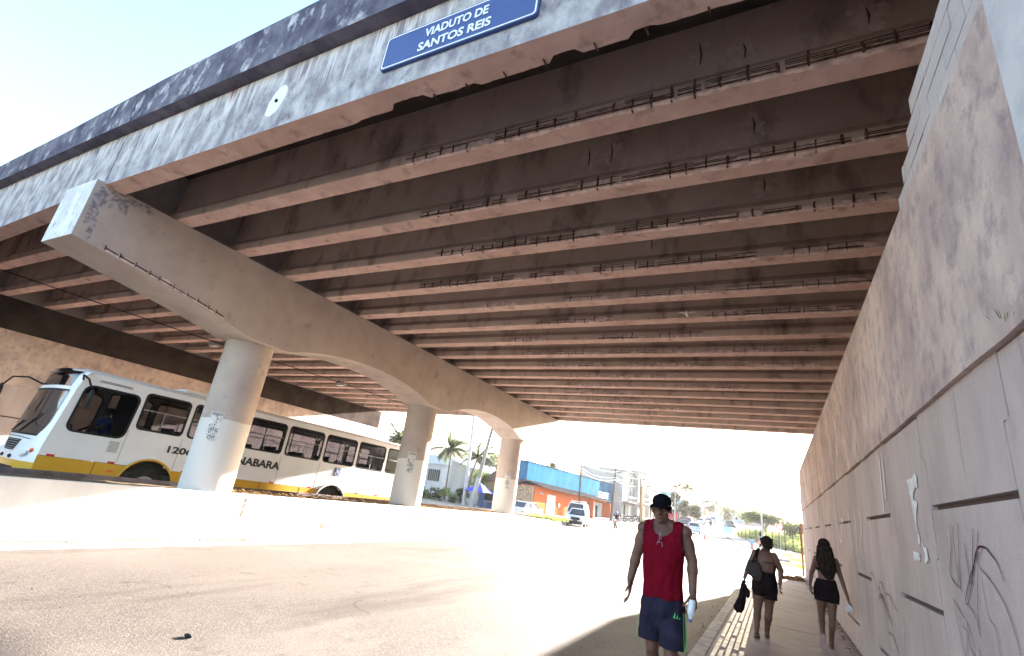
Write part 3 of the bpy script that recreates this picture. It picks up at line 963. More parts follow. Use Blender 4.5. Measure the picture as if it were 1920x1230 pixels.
# a dropped flat shoe-like stone on the road in the foreground
bm = bm_(); ell(bm, (-5.02, 3.52, .035), (.055, .022, .018)); o = obj('stone', bm, BLK, smooth=True); tag(o, 'single dark oblong stone lying alone in the left foreground of the road', 'stone')

# verge beyond the end of the right wall
def tufts(name, n, posf, h, m, seed, label, w=.012, cat='grass'):
    rnd = random.Random(seed); bm = bm_()
    for _ in range(n):
        x, y, z = posf(rnd)
        for k in range(3):
            a = rnd.uniform(0, 6.28); hh = rnd.uniform(*h); l = rnd.uniform(.2, .7) * hh
            d = Vector((math.cos(a), math.sin(a), 0)); s = Vector((-d.y, d.x, 0)) * w
            p = Vector((x, y, z)) + d * rnd.uniform(0, .06)
            bm.faces.new([bm.verts.new(p - s), bm.verts.new(p + s), bm.verts.new(p + s * .6 + d * l * .4 + Vector((0, 0, hh * .6))), bm.verts.new(p + d * l + Vector((0, 0, hh)))])
    o = obj(name, bm, m); tag(o, label, cat, kind='stuff'); return o
def verge(r):
    while True:
        x, y = r.uniform(-1.2, 9), r.uniform(26.6, 60)
        if noise.noise(Vector((x * .5, y * .22, 4))) > .02 and x > -1 + .02 * y: return x, y, -.02
tufts('grass', 5200, verge, (.05, .18), LEAFL, 6, 'patchy light green grass on the sandy verge past the end of the wall', .016)
tufts('weeds', 260, lambda r: (r.uniform(-12.2, -10.6), 26.5 + r.random() * 2.6, .75), (.1, .32), LEAFL, 8, 'bright green weeds hanging over the far tip of the median', .03, 'weeds')
tufts('wall_grass', 2, lambda r: (1.03, 3.05 + r.uniform(-.06, .06), 2.82), (.03, .06), LEAFL, 12, 'tiny green blades sprouting from the wall ledge at the right edge', .002, 'grass')

# fixtures under the deck
def lampfix(x, y, label):
    T = thing('ceiling_light', label, 'light', (x, y, DZ), group='light fittings under the deck')
    bm = bm_(); box(bm, x - .28, x + .28, y - .16, y + .16, DZ - .16, DZ - .02)
    bmesh.ops.bevel(bm, geom=list(bm.edges), offset=.03, segments=2, affect='EDGES')
    part('housing', bm, GREY, T)
    bm = bm_(); box(bm, x - .22, x + .22, y - .11, y + .11, DZ - .19, DZ - .158)
    part('lens', bm, mat('dirty_lens', (.45, .40, .34), .4), T)
    bm = bm_(); box(bm, x - .04, x + .04, y - .2, y + .2, DZ - .02, DZ + .02); part('bracket', bm, BLK, T)
lampfix(-19.25, 17.65, 'boxy light fitting under the deck between the first and second columns')
lampfix(-19.9, 11.3, 'boxy light fitting under the deck just left of the nearest column')
bm = bm_()
for (y0, y1, x) in ((4, 17.5, -19.6), (17.8, 25.6, -18.9)):
    tube(bm, [(x - .3, y0, DZ - .05), (x, (y0 + y1) / 2, DZ - .09), (x + .3, y1, DZ - .04)], .018, 5)
o = obj('cable', bm, BLK); tag(o, 'thin dark cable linking the light fittings under the deck', 'cable')

# posters pasted on the three columns
def poster(y, a0, z0, z1, label, seed, col=(.55, .54, .55)):
    T = thing('poster', label, 'poster', (-11.1, y, z0), group='notices pasted on the columns')
    r = .533
    def pt(a, z, e=0): return (-11.21 + (r + e) * math.cos(a), y + (r + e) * math.sin(a), z)
    bm = bm_(); n = 8
    A = [[bm.verts.new(pt(a0 - .26 + .52 * i / n, z)) for z in (z0, z1)] for i in range(n + 1)]
    for i in range(n): bm.faces.new((A[i][0], A[i + 1][0], A[i + 1][1], A[i][1]))
    part('paper', bm, mat('poster_paper', col, .8, (.68, .67, .66), 9, (.42, .6)), T)
    bm = bm_(); rnd = random.Random(seed)
    H = z1 - z0
    def bl(u, v, du, dv):
        aa = [(-1, -1), (1, -1), (1, 1), (-1, 1)]
        bm.faces.new([bm.verts.new(pt(a0 - .26 + .52 * max(.02, min(.98, u + s * du)), z0 + H * max(.02, min(.98, v + t * dv)), .004)) for s, t in aa])
    # block headline strokes
    for k in range(7):
        u = .12 + .125 * k
        bl(u, .92, .012, .05); bl(u + .05, .92, .012, .05); bl(u + .025, .95 if k % 2 else .90, .03, .012)
    # ink sketch of two motorbikes: wheels as rings plus blotches
    for (u, v, s) in ((.66, .33, .12), (.34, .36, .10), (.72, .10, .10), (.40, .12, .09)):
        for k in range(14):
            q = 2 * PI * k / 14
            bl(u + s * math.cos(q), v + s * .75 * math.sin(q), .014, .014)
    for _ in range(48):
        bl(rnd.uniform(.15, .85), rnd.choice([rnd.gauss(.62, .1), rnd.gauss(.4, .06), rnd.gauss(.16, .04)]), rnd.uniform(.01, .05), rnd.uniform(.008, .03))
    part('print', bm, mat('poster_ink', (.10, .10, .13), .8), T)
poster(COLY[0], -.98, 1.98, 2.62, 'blue-tinted peeling notice with motorbike drawings on the nearest column', 1)
poster(COLY[1], -1.02, 2.0, 2.7, 'printed notice with motorbike drawings on the middle column', 2)
poster(COLY[2], -1.02, 2.0, 2.7, 'printed notice with motorbike drawings on the farthest column', 3)

# white bird gliding under the girders
T = thing('bird', 'small pale bird flying with spread wings under the girders', 'bird', (-1.17, 8.0, 4.94))
WB = mat('pale_feathers', (.62, .56, .50), .8)
bm = bm_(); ell(bm, (-1.17, 8.0, 4.94), (.026, .07, .026)); ell(bm, (-1.17, 7.935, 4.955), (.018, .02, .018), None, 10, 6)
part('body', bm, WB, T, smooth=True)
for s in (-1, 1):
    bm = bm_()
    for k in range(5):
        t0, t1 = k / 5, (k + 1) / 5
        f = lambda t: (-1.17 + s * (.015 + .13 * t), 4.945 + .035 * math.sin(t * 2.4) - .01 * t)
        x0, z0 = f(t0); x1, z1 = f(t1); c0, c1 = .05 * (1 - t0 * .8), .05 * (1 - t1 * .8)
        for dz in (0, .004):
            bm.faces.new([bm.verts.new(p) for p in ((x0, 7.985 - c0 * .4, z0 + dz), (x1, 7.985 - c1 * .4, z1 + dz), (x1, 7.985 + c1, z1 + dz), (x0, 7.985 + c0, z0 + dz))])
    part('wing', bm, WB, T)
bm = bm_(); bm.faces.new([bm.verts.new(p) for p in ((-1.18, 8.05, 4.94), (-1.16, 8.05, 4.94), (-1.14, 8.11, 4.94), (-1.2, 8.11, 4.94))]); part('tail', bm, WB, T)

# ================================================================== BUS
bm = bm_()
rows = []
for y, z in ((-60, .20), (5, .20), (18, .04), (40, .024)):
    rows.append([bm.verts.new(p) for p in ((-23.15, y, z), (-12.62, y, z))])
for a, b in zip(rows, rows[1:]): bm.faces.new((a[0], a[1], b[1], b[0]))
struct('far_road', bm, ASPH)

def interp(tab, x):
    if x <= tab[0][0]: return tab[0][1]
    for (a, u), (b, v) in zip(tab, tab[1:]):
        if x <= b: return u + (v - u) * (x - a) / (b - a)
    return tab[-1][1]
BL, BW = 11.7, 2.5
RAKE = [(.3, -.33), (.85, -.37), (1.2, -.36), (1.45, -.33), (2.55, -.20), (2.92, -.12), (3.04, .0), (3.1, .14)]
def front_pt(t, z, off=0):
    u = interp(RAKE, z) + .24 * abs(t) ** 3.2 - off
    w = BW / 2 * (1 - .04 * abs(t) ** 6 * 0)
    return (u, 1.25 - t * w * (1 + (.0 if off == 0 else off * .2)), z)
def front_patch(zs, tl, tr, off, n=16, thick=0):
    """patch of the front skin: tl(z), tr(z) bounds"""
    bm = bm_(); V_ = []
    for z in zs:
        V_.append([bm.verts.new(front_pt(tl(z) + (tr(z) - tl(z)) * k / n, z, off)) for k in range(n + 1)])
    for a, b in zip(V_, V_[1:]):
        for k in range(n): bm.faces.new((a[k], a[k + 1], b[k + 1], b[k]))
    return bm
def lin(a, b, n): return [a + (b - a) * k / n for k in range(n + 1)]

def bus():
    T = thing('city_bus', 'white and yellow city bus passing behind the nearest column', 'bus', (-14.5, 5.4, .20), local=True)
    T.rotation_euler = (0, .0145, R(90) - .109)
    W0, W1, ZS, ZT = 1.90, 2.82, 0, 0
    wins = [(.13, 1.32, 1.60, 2.70, .17), (1.49, 2.60, W0, W1, .11), (2.73, 4.24, W0, W1, .11), (4.38, 5.60, W0, W1, .11), (5.73, 7.07, W0, W1, .11),
            (7.20, 8.53, W0, W1, .11), (8.66, 9.98, W0, W1, .11), (10.12, 11.35, W0, W1, .11)]
    def arch(cx, r=.60, cz=.56, n=14, up=True):
        return cx, r, cz
    archs = [2.13, 7.86]
    def side(y, flip):
        # upper white panel
        P = lambda u, z: (u, y + (.0 if z < 2.6 else flip * .10 * ((z - 2.6) / .42) ** 2), z)
        Z0 = 1.0
        out = []
        fe = [(interp(RAKE, z) + .24, z) for z in lin(Z0, 2.98, 12)]
        out += fe[::-1]                      # down the front edge, from the top
        def cut(cx, z0, r=.62, cz=.56):
            h = math.sqrt(max(0, r * r - (z0 - cz) ** 2))
            a0 = math.atan2(z0 - cz, -h); a1 = math.atan2(z0 - cz, h)
            return [(cx + r * math.cos(a0 + (a1 - a0) * k / 12), cz + r * math.sin(a0 + (a1 - a0) * k / 12)) for k in range(13)]
        for cx in archs: out += cut(cx, Z0)
        out += [(BL, Z0), (BL, 2.0), (BL - .04, 2.98)]
        out += [(u, 2.98) for u in lin(BL - .04, .1, 12)[1:]]
        hl = [rrect(a, b, c_, d, r, 5, .06 if k == 0 else 0) for k, (a, b, c_, d, r) in enumerate(wins)]
        bm = bm_(); holes(bm, out, hl, P)
        part('side_panel', bm, BUSW, T)
        bm = bm_()
        out = [(-.12, .99)] + [(-.10, .32)] if True else []
        out = [(interp(RAKE, .99) + .24, .992), (interp(RAKE, .4) + .24, .33)]
        for cx in archs:
            out += cut(cx, .33, .62)
        out += [(BL, .33), (BL, .992)]
        for cx in archs[::-1]:
            c2 = cut(cx, .992)
            out += c2[::-1][:1]
            # the arch passes above the skirt: split the skirt there
        # build the skirt as three plates between the arches
        xs = [(interp(RAKE, .9) + .245, archs[0] - .44), (archs[0] + .44, archs[1] - .44), (archs[1] + .44, BL)]
        for k, (a, b) in enumerate(xs):
            pl = []
            h = lambda z: math.sqrt(max(0, .62 ** 2 - (z - .56) ** 2))
            L_ = [(a, z) for z in lin(.992, .33, 8)] if k == 0 else [(archs[k - 1] + h(z), z) for z in lin(.992, .33, 8)]
            R_ = [(b, z) for z in lin(.33, .992, 8)] if k == 2 else [(archs[k] - h(z), z) for z in lin(.33, .992, 8)]
            holes(bm, L_ + R_, [], lambda u, z: (u, y, z))
        sk = part('skirt', bm, BUSY, T)
        if flip > 0:
            bm = bm_()
            for u in (.95, 3.6, 5.2, 6.6, 9.3, 10.4): box(bm, u, u + .012, y - .003, y + .01, .36, .99)
            part('panel_seam', bm, BLK, sk)
            bm = bm_()
            for u in (1.37, 2.66, 4.31, 5.66, 7.13, 8.6, 10.05): box(bm, u, u + .01, y - .003, y + .004, 1.02, 1.84)
            part('panel_seam', bm, GREY, T)
            bm = bm_()
            for u in (.02, 1.2, 2.9, 4.2, 5.5, 6.9, 8.9, 9.85, 11.2): box(bm, u, u + .15, y - .004, y + .004, 1.0, 1.045)
            part('reflector', bm, RED, T)
            bm = bm_()
            for u in (1.25, 6.85, 8.45): box(bm, u, u + .13, y - .015, y + .004, .80, .845)
            part('side_marker', bm, ORANGE, T)
            for cx in archs:                                   # wheel-arch trims
                bm = bm_()
                pts = [(cx + .64 * math.cos(a), y - .02, .56 + .64 * math.sin(a)) for a in lin(R(-25), R(205), 26)]
                tube(bm, pts, .028, 6)
                part('arch_trim', bm, BUSY if cx < 5 else BUSW, T)
            bm = bm_()
            for k in range(9): box(bm, 1.08, 1.30, y - .006, y + .003, 1.26 + .03 * k, 1.275 + .03 * k)
            part('vent', bm, GREY, T)
            bm = bm_()
            for k in range(2): box(bm, .42, 1.12, y + .005, y + .02, 2.82 + .03 * k, 2.835 + .03 * k)
            part('vent', bm, GREY, T)
        for k, (a, b, c_, d, r) in enumerate(wins):
            sk_ = .06 if k == 0 else 0
            o_ = rrect(a - .015, b + .015, c_ - .015, d + .015, r + .01, 5, sk_); i_ = rrect(a + .035, b - .035, c_ + .035, d - .035, r * .85, 5, sk_)
            bm = bm_()
            def PP(u, z, e): return (u, y - flip * e + (.0 if z < 2.6 else flip * .10 * ((z - 2.6) / .42) ** 2), z)
            A = [bm.verts.new(PP(u, z, .006)) for u, z in o_]; B = [bm.verts.new(PP(u, z, .010)) for u, z in i_]; D = [bm.verts.new(PP(u, z, -.03)) for u, z in i_]
            m = len(A)
            for q in range(m):
                bm.faces.new((A[q], A[(q + 1) % m], B[(q + 1) % m], B[q])); bm.faces.new((B[q], B[(q + 1) % m], D[(q + 1) % m], D[q]))
            w = part('window', bm, BLK, T)
            bm = bm_(); bm.faces.new([bm.verts.new(PP(u, z, -.012)) for u, z in i_])
            part('pane', bm, GL, w)
            if k > 0:
                bm = bm_()
                zz = (c_ + d) / 2 + .02
                box(bm, a + .03, b - .03, y - flip * .004 - .006, y - flip * .004 + .010, zz, zz + .025)
                box(bm, (a + b) / 2 - .012, (a + b) / 2 + .012, y - flip * .002 - .004, y - flip * .002 + .008, c_ + .03, zz)
                part('sliding_rail', bm, GREY, w)
    side(0, 1); side(BW, -1)
    # front skin, white mask with the two glazed openings left to the glass patches
    full = lambda z: -1
    bm = front_patch(lin(.82, 1.40, 8), lambda z: -1, lambda z: 1, 0, 20); part('front_panel', bm, BUSW, T, smooth=True)
    for s in (-1, 1):
        a = lambda z, s=s: s * 1.0
        b = lambda z, s=s: s * interp([(1.4, .80), (1.6, .86), (2.5, .88), (2.95, .80)], z)
        bm = front_patch(lin(1.40, 3.0, 14), (lambda z, a=a: a(z)), (lambda z, b=b: b(z)), 0, 6); part('windscreen_pillar', bm, BUSW, T, smooth=True)
    bm = front_patch(lin(2.50, 2.60, 2), lambda z: -.9, lambda z: .9, .002, 16); part('front_band', bm, BUSW, T, smooth=True)
    wsb = front_patch(lin(1.40, 2.50, 10), lambda z: -interp([(1.4, .74), (1.5, .84), (1.7, .90), (2.5, .90)], z), lambda z: interp([(1.4, .74), (1.5, .84), (1.7, .90), (2.5, .90)], z), .012, 18)
    ws = part('windscreen', wsb, WS, T, smooth=True)
    bm = front_patch(lin(2.475, 2.515, 1), lambda z: -.9, lambda z: .9, .016, 16)
    part('seal', bm, BLK, ws)
    bm = front_patch(lin(1.385, 1.42, 1), lambda z: -.8, lambda z: .8, .016, 16); part('seal', bm, BLK, ws)
    bm = bm_(); tube(bm, [front_pt(.1, 1.44, .03), front_pt(.55, 1.78, .035), front_pt(.62, 1.9, .03)], .012, 5); tube(bm, [front_pt(-.5, 1.44, .03), front_pt(.0, 1.7, .035)], .012, 5)
    part('wiper', bm, BLK, ws)
    bm = front_patch(lin(2.60, 2.99, 5), lambda z: -.86, lambda z: .86, .008, 16); ds = part('destination_display', bm, WS, T, smooth=True)
    bm = bm_(); box(bm, .12, .5, .25, 2.25, 2.58, 3.0); part('display_box', bm, DARK, ds)
    bm = front_patch([.30, .45, .60, .72, .82], lambda z: -1, lambda z: 1, .0, 20); bp = part('bumper', bm, BUSY, T, smooth=True)
    bm = front_patch([.44, .52, .62, .68], lambda z: -.55, lambda z: .55, .006, 12); part('air_intake', bm, BLK, bp)
    bm = front_patch(lin(1.01, 1.27, 2), lambda z: -interp([(1, .28), (1.27, .44)], z), lambda z: interp([(1, .28), (1.27, .44)], z), .006, 12); gr = part('grille', bm, BLK, T)
    bm = bm_()
    for k in range(5):
        z = 1.04 + .05 * k
        tube(bm, [front_pt(t, z, .016) for t in lin(-.30 - .03 * k, .30 + .03 * k, 8)], .008, 4)
    part('grille_bar', bm, GREY, gr)
    bm = bm_(); tube(bm, [front_pt(t, 1.33 - .05 * abs(t) ** 2, .008) for t in lin(-.7, .7, 14)], .012, 4); part('front_trim', bm, GREY, T)
    for s in (-1, 1):
        bm = bm_(); c_ = Vector(front_pt(s * .70, .98, .0)); ell(bm, c_, (.05, .19, .075), Matrix.Rotation(s * R(-12), 3, 'X')); h = part('headlight', bm, LAMP, T, smooth=True)
        bm = bm_(); ell(bm, Vector(front_pt(s * .86, 1.07, .0)), (.04, .06, .05)); part('indicator', bm, ORANGE, h, smooth=True)
        bm = bm_(); ell(bm, Vector(front_pt(s * .25, .88, .0)), (.03, .12, .045)); part('fog_lamp', bm, BLK, T, smooth=True)
        # mirrors
        bm = bm_()
        y0 = 1.25 - s * 1.15
        tube(bm, [(-.02, y0, 2.66), (-.35, y0 - s * .12, 2.78), (-.62, y0 - s * .22, 2.72), (-.72, y0 - s * .25, 2.5)] if s < 0 else [(.10, y0 - .05, 2.78), (.02, y0 - .25, 2.88), (.12, y0 - .36, 2.8), (.22, y0 - .38, 2.62)], .022, 6)
        mr = part('mirror', bm, BLK, T)
        cc = (-.74, y0 + .27, 2.28) if s < 0 else (.27, y0 - .38, 2.36)
        bm = bm_(); ell(bm, cc, (.06, .10, .25)); part('mirror_head', bm, BLK, mr, smooth=True)
    # roof
    prof = [(0.10, 2.98), (.16, 3.04), (.35, 3.09), (.8, 3.12), (1.25, 3.13), (1.7, 3.12), (2.15, 3.09), (2.34, 3.04), (2.40, 2.98)]
    bm = bm_(); rows = []
    for u, dz, sc in ((-.10, -.10, .80), (.02, -.03, .95), (.2, 0, 1), (3, 0, 1), (6, 0, 1), (9, 0, 1), (11.5, -.02, 1), (BL - .04, -.1, .96)):
        rows.append([bm.verts.new((u, 1.25 + (v - 1.25) * sc, 2.98 + (z - 2.98) * (1 if sc == 1 else .55))) for v, z in prof])
    for a, b in zip(rows, rows[1:]):
        for k in range(len(prof) - 1): bm.faces.new((a[k], a[k + 1], b[k + 1], b[k]))
    rf = part('roof', bm, BUSW, T, smooth=True)
    bm = bm_(); box(bm, 2.6, 3.5, .75, 1.75, 3.12, 3.24); bmesh.ops.bevel(bm, geom=list(bm.edges), offset=.05, segments=2, affect='EDGES'); part('roof_hatch', bm, BUSW, rf)
    bm = bm_(); box(bm, BL - .03, BL, .02, 2.48, .4, 2.95); part('rear_panel', bm, BUSW, T)
    bm = bm_(); box(bm, .0, BL - .05, .05, 2.45, .55, .86); part('chassis_floor', bm, DARK, T)
    bm = bm_(); box(bm, .55, 11.4, .12, 2.38, 2.93, 2.95); part('ceiling', bm, mat('bus_ceiling', (.35, .34, .33), .8), T)
    for cx in archs:
        for yy in (.02, BW - .34):
            bm = bm_(); tube(bm, [(cx, yy, .50), (cx, yy + .05, .50), (cx, yy + .27, .50), (cx, yy + .32, .50)], [.44, .50, .50, .44], 32); w = part('wheel', bm, TYRE, T, smooth=True)
            bm = bm_(); tube(bm, [(cx, yy - .015 if yy < 1 else yy + .30, .50), (cx, yy + .03 if yy < 1 else yy + .335, .50)], [.29, .30], 20); 
            tube(bm, [(cx, yy - .05, .5), (cx, yy + .02, .5)], [.09, .14], 10) if yy < 1 else None
            part('rim', bm, CHROME, w)
        bm = bm_(); tube(bm, [(cx, .06, .55), (cx, .45, .55)], [.61, .60], 24); part('wheel_housing', bm, BLK, T)
    # seats, rails, partition
    sd_ = [None]
    for k in range(9):
        u = 2.0 + 1.02 * k
        for v in (.30, .75, 1.75, 2.2):
            if k in (1,) and v < 1: continue
            bm = bm_(); box(bm, u, u + .40, v - .2, v + .2, 1.28, 1.36); box(bm, u + .36, u + .44, v - .2, v + .2, 1.34, 2.06 + .03 * (k % 2))
            bmesh.ops.bevel(bm, geom=list(bm.edges), offset=.025, segments=1, affect='EDGES')
            part('seat', bm, SEATB, T)
        bm = bm_(); tube(bm, [(u + .42, .98, .86), (u + .42, .98, 2.9)], .017, 6); part('handrail', bm, mat('rail_yellow', (.55, .45, .12), .5) if k == 0 else bpy.data.materials['rail_yellow'], T)
    bm = bm_(); box(bm, 1.40, 1.44, .1, 1.5, .9, 2.75); part('driver_partition', bm, DARK, T)
    bm = bm_(); box(bm, .0, .30, .25, 2.3, .9, 1.42); part('dashboard', bm, DARK, T)
    bm = bm_(); 
    tube(bm, [(.34 + .12 * math.sin(a) * .4, .62 + .22 * math.cos(a), 1.55 + .20 * math.sin(a)) for a in lin(0, 2 * PI, 16)], .014, 5); part('steering_wheel', bm, BLK, T)
    # side lettering and the wheelchair emblem
    INK = mat('black_lettering', (.035, .033, .035), .5)
    for body, u, z, w_, h_ in (('1206', 2.71, 1.53, .64, .185), ('GUANABARA', 4.62, 1.53, 2.16, .235)):
        me = fit_text(body, w_, h_, INK, .002, .035)
        M4 = Matrix.Translation((u, -.006, z)) @ Matrix.Rotation(R(90), 4, 'X')
        put_mesh('fleet_lettering', me, T, M4)
    bm = bm_(); box(bm, 7.78, 8.06, -.008, .0, 1.49, 1.77); em = part('wheelchair_sign', bm, BLUE, T)
    bm = bm_()
    tube(bm, [(7.90 + .06 * math.cos(a), -.012, 1.575 + .055 * math.sin(a)) for a in lin(R(120), R(400), 14)], .008, 4)
    tube(bm, [(7.89, -.012, 1.69), (7.90, -.012, 1.61), (7.96, -.012, 1.605), (7.99, -.012, 1.54), (8.01, -.012, 1.545)], .010, 4)
    tube(bm, [(7.895, -.012, 1.66), (7.95, -.012, 1.655)], .008, 4); ell(bm, (7.888, -.012, 1.72), (.018, .006, .018), None, 8, 6)
    part('wheelchair_symbol', bm, WP, em)
    return T
BUS = bus()

# ================================================================== PEOPLE
def to_mesh_voxel(bm, vox, smooth_it=4):
    me = bpy.data.meshes.new('tmp')
    bmesh.ops.recalc_face_normals(bm, faces=bm.faces)
    bm.to_mesh(me); bm.free()
    o = bpy.data.objects.new('tmp', me); C.objects.link(o)
    md = o.modifiers.new('r', 'REMESH'); md.mode = 'VOXEL'; md.voxel_size = vox
    sm = o.modifiers.new('s', 'SMOOTH'); sm.iterations = smooth_it; sm.factor = .5
    dg = bpy.context.evaluated_depsgraph_get(); dg.update()
    r = bpy.data.meshes.new_from_object(o.evaluated_get(dg))
    bpy.data.objects.remove(o)
    return r

def vpart(name, bm, m, root, vox=.008, cut=None, wr=0, solid=0, sm=4, label=None):
    me = to_mesh_voxel(bm, vox, sm)
    b = bmesh.new(); b.from_mesh(me)
    if wr:
        b.normal_update()
        for v in b.verts:
            q = v.co
            v.co = q + v.normal * wr * (noise.noise(Vector((q.x * 14, q.y * 14, q.z * 5))) + .5 * noise.noise(Vector((q.x * 34, q.y * 34, q.z * 16))))
    if cut:
        dl = [v for v in b.verts if cut(v.co)]
        bmesh.ops.delete(b, geom=dl, context='VERTS')
    b.to_mesh(me); b.free()
    me.materials.clear(); me.materials.append(m)
    me.polygons.foreach_set('use_smooth', [True] * len(me.polygons))
    me.name = name
    o = bpy.data.objects.new(name, me); C.objects.link(o)
    if solid:
        md = o.modifiers.new('thickness', 'SOLIDIFY'); md.thickness = solid; md.offset = 1
    o.parent = root
    if root.type == 'EMPTY' and root.get('_w') is None:
        o.matrix_parent_inverse = Matrix.Translation(-Vector(root.location))
    if label: o['label'] = label
    return o

def ering(bm, rings, seg=20):
    """closed elliptical loft: rings of (x,y,z,rx,ry,rotz_deg)"""
    L = []
    n = len(rings)
    full = [(*rings[0][:3], rings[0][3] * .3, rings[0][4] * .3, rings[0][5])] + list(rings) + [(*rings[-1][:3], rings[-1][3] * .3, rings[-1][4] * .3, rings[-1][5])]
    for i, (x, y, z, a, b, r) in enumerate(full):
        ca, sa = math.cos(R(r)), math.sin(R(r))
        dz = -.0 
        if i == 0: dz = (rings[0][2] - rings[1][2]) * .12 if n > 1 else 0
        if i == len(full) - 1: dz = (rings[-1][2] - rings[-2][2]) * .12
        L.append([bm.verts.new((x + a * math.cos(q) * ca - b * math.sin(q) * sa, y + a * math.cos(q) * sa + b * math.sin(q) * ca, z + dz)) for q in [2 * PI * k / seg for k in range(seg)]])
    for u, v in zip(L, L[1:]):
        for k in range(seg): bm.faces.new((u[k], u[(k + 1) % seg], v[(k + 1) % seg], v[k]))
    bm.faces.new(L[0]); bm.faces.new(L[-1])

def limb(bm, pts, rad, add=0.):
    """tapered jointed limb with rounded ends"""
    for i in range(len(pts) - 1): caps(bm, pts[i], pts[i + 1], rad[i] + add, rad[i + 1] + add, 14)

def muscle(bm, a, b, t, r, l, off=(0, 0, 0)):
    a, b = Vector(a), Vector(b)
    c = a.lerp(b, t) + Vector(off)
    d = (b - a).normalized()
    rot = d.to_track_quat('Z', 'Y').to_matrix()
    ell(bm, c, (r, r, l), rot, 12, 8)

def hand(bm, w, tip, across, s=1., curl=.25, grip=False):
    """palm, four fingers, thumb.  w wrist, tip middle-finger end if straight, across: unit vector thumb side"""
    w, tip = Vector(w), Vector(tip)
    d = (tip - w).normalized(); ac = Vector(across); ac = (ac - d * ac.dot(d)).normalized(); nrm = d.cross(ac)
    L = .185 * s
    pc = w + d * L * .28
    rot = Matrix((ac, nrm, d)).transposed()
    ell(bm, pc, (.040 * s, .016 * s, .052 * s), rot, 14, 9)
    ell(bm, w + d * L * .40, (.038 * s, .014 * s, .030 * s), rot, 12, 8)
    caps(bm, w - d * .02, w + d * .03 * s, .024 * s, .024 * s, 10)
    for k, (o_, ln) in enumerate(((.031, .40), (.010, .46), (-.011, .43), (-.031, .34))):
        p = w + d * L * .50 + ac * o_ * s
        dd = (d + ac * o_ * 2.2).normalized()
        q = curl * (1 + .25 * k)
        seg = ln * L / 3 * 1.12
        pr = p
        for j in range(3):
            a = q * (j + .6)
            nd = (dd * math.cos(a) + nrm * math.sin(a)).normalized()
            nx = pr + nd * seg * (1.05, .95, .8)[j]
            caps(bm, pr, nx, (.0092 - .0008 * j) * s, (.0086 - .0010 * j) * s, 8)
            pr = nx
    p = w + d * L * .14 + ac * .028 * s
    t1 = p + (d * .6 + ac * .75 + nrm * .15).normalized() * .038 * s
    t2 = t1 + (d * .9 + ac * .30 + nrm * (.25 + curl)).normalized() * .032 * s
    t3 = t2 + (d * 1. + ac * .02 + nrm * (.3 + curl)).normalized() * .024 * s
    caps(bm, p, t1, .014 * s, .011 * s, 8); caps(bm, t1, t2, .0105 * s, .0095 * s, 8); caps(bm, t2, t3, .0095 * s, .0078 * s, 8)

def foot(bm, ank, toe_dir, s=1., tilt=0.):
    """foot from ankle joint; toe_dir horizontal unit; tilt>0 raises the heel (toes down)"""
    a = Vector(ank); d = Vector(toe_dir).normalized(); u = Vector((0, 0, 1))
    f = (d * math.cos(tilt) - u * math.sin(tilt)).normalized(); n = (u * math.cos(tilt) + d * math.sin(tilt)).normalized()
    side = f.cross(n)
    rot = Matrix((side, f, n)).transposed()
    h = .072 * s
    ell(bm, a - n * h * .55 - f * .035 * s, (.032 * s, .040 * s, .034 * s), rot, 12, 8)
    ell(bm, a - n * h * .62 + f * .045 * s, (.036 * s, .085 * s, .030 * s), rot, 12, 8)
    ell(bm, a - n * h * .78 + f * .115 * s, (.046 * s, .058 * s, .020 * s), rot, 12, 8)
    for k in range(5):
        p = a - n * h * .84 + f * (.158 - .010 * abs(k - 1)) * s + side * (-.034 + .017 * k) * s
        ell(bm, p, ((.0125 if k == 0 else .009) * s, .018 * s, .010 * s), rot, 8, 6)
    caps(bm, a + n * .02, a - n * h * .3, .030 * s, .034 * s, 10)
    return a - n * h * 1.03, f, n, side

def sandal(bm, ank, toe_dir, s=1., tilt=0.):
    a = Vector(ank); d = Vector(toe_dir).normalized(); u = Vector((0, 0, 1))
    f = (d * math.cos(tilt) - u * math.sin(tilt)).normalized(); n = (u * math.cos(tilt) + d * math.sin(tilt)).normalized()
    side = f.cross(n); b = a - n * .083 * s
    pts = [(-.082, 0), (-.07, .026), (-.03, .033), (.04, .033), (.10, .046), (.15, .044), (.182, .022), (.186, 0), (.182, -.022), (.15, -.044), (.10, -.046), (.04, -.033), (-.03, -.033), (-.07, -.026)]
    A = [bm.verts.new(b + f * p * s + side * q * s) for p, q in pts]; B = [bm.verts.new(b - n * .016 * s + f * p * s + side * q * s) for p, q in pts]
    bm.faces.new(A); bm.faces.new(B[::-1])
    for i in range(len(A)): bm.faces.new((A[i], A[(i + 1) % len(A)], B[(i + 1) % len(A)], B[i]))
    for sg in (-1, 1):
        tube(bm, [b + f * .13 * s + n * .012, b + f * .09 * s + n * .045 * s + side * sg * .025 * s, b + f * .035 * s + side * sg * .036 * s], .0045 * s, 5)

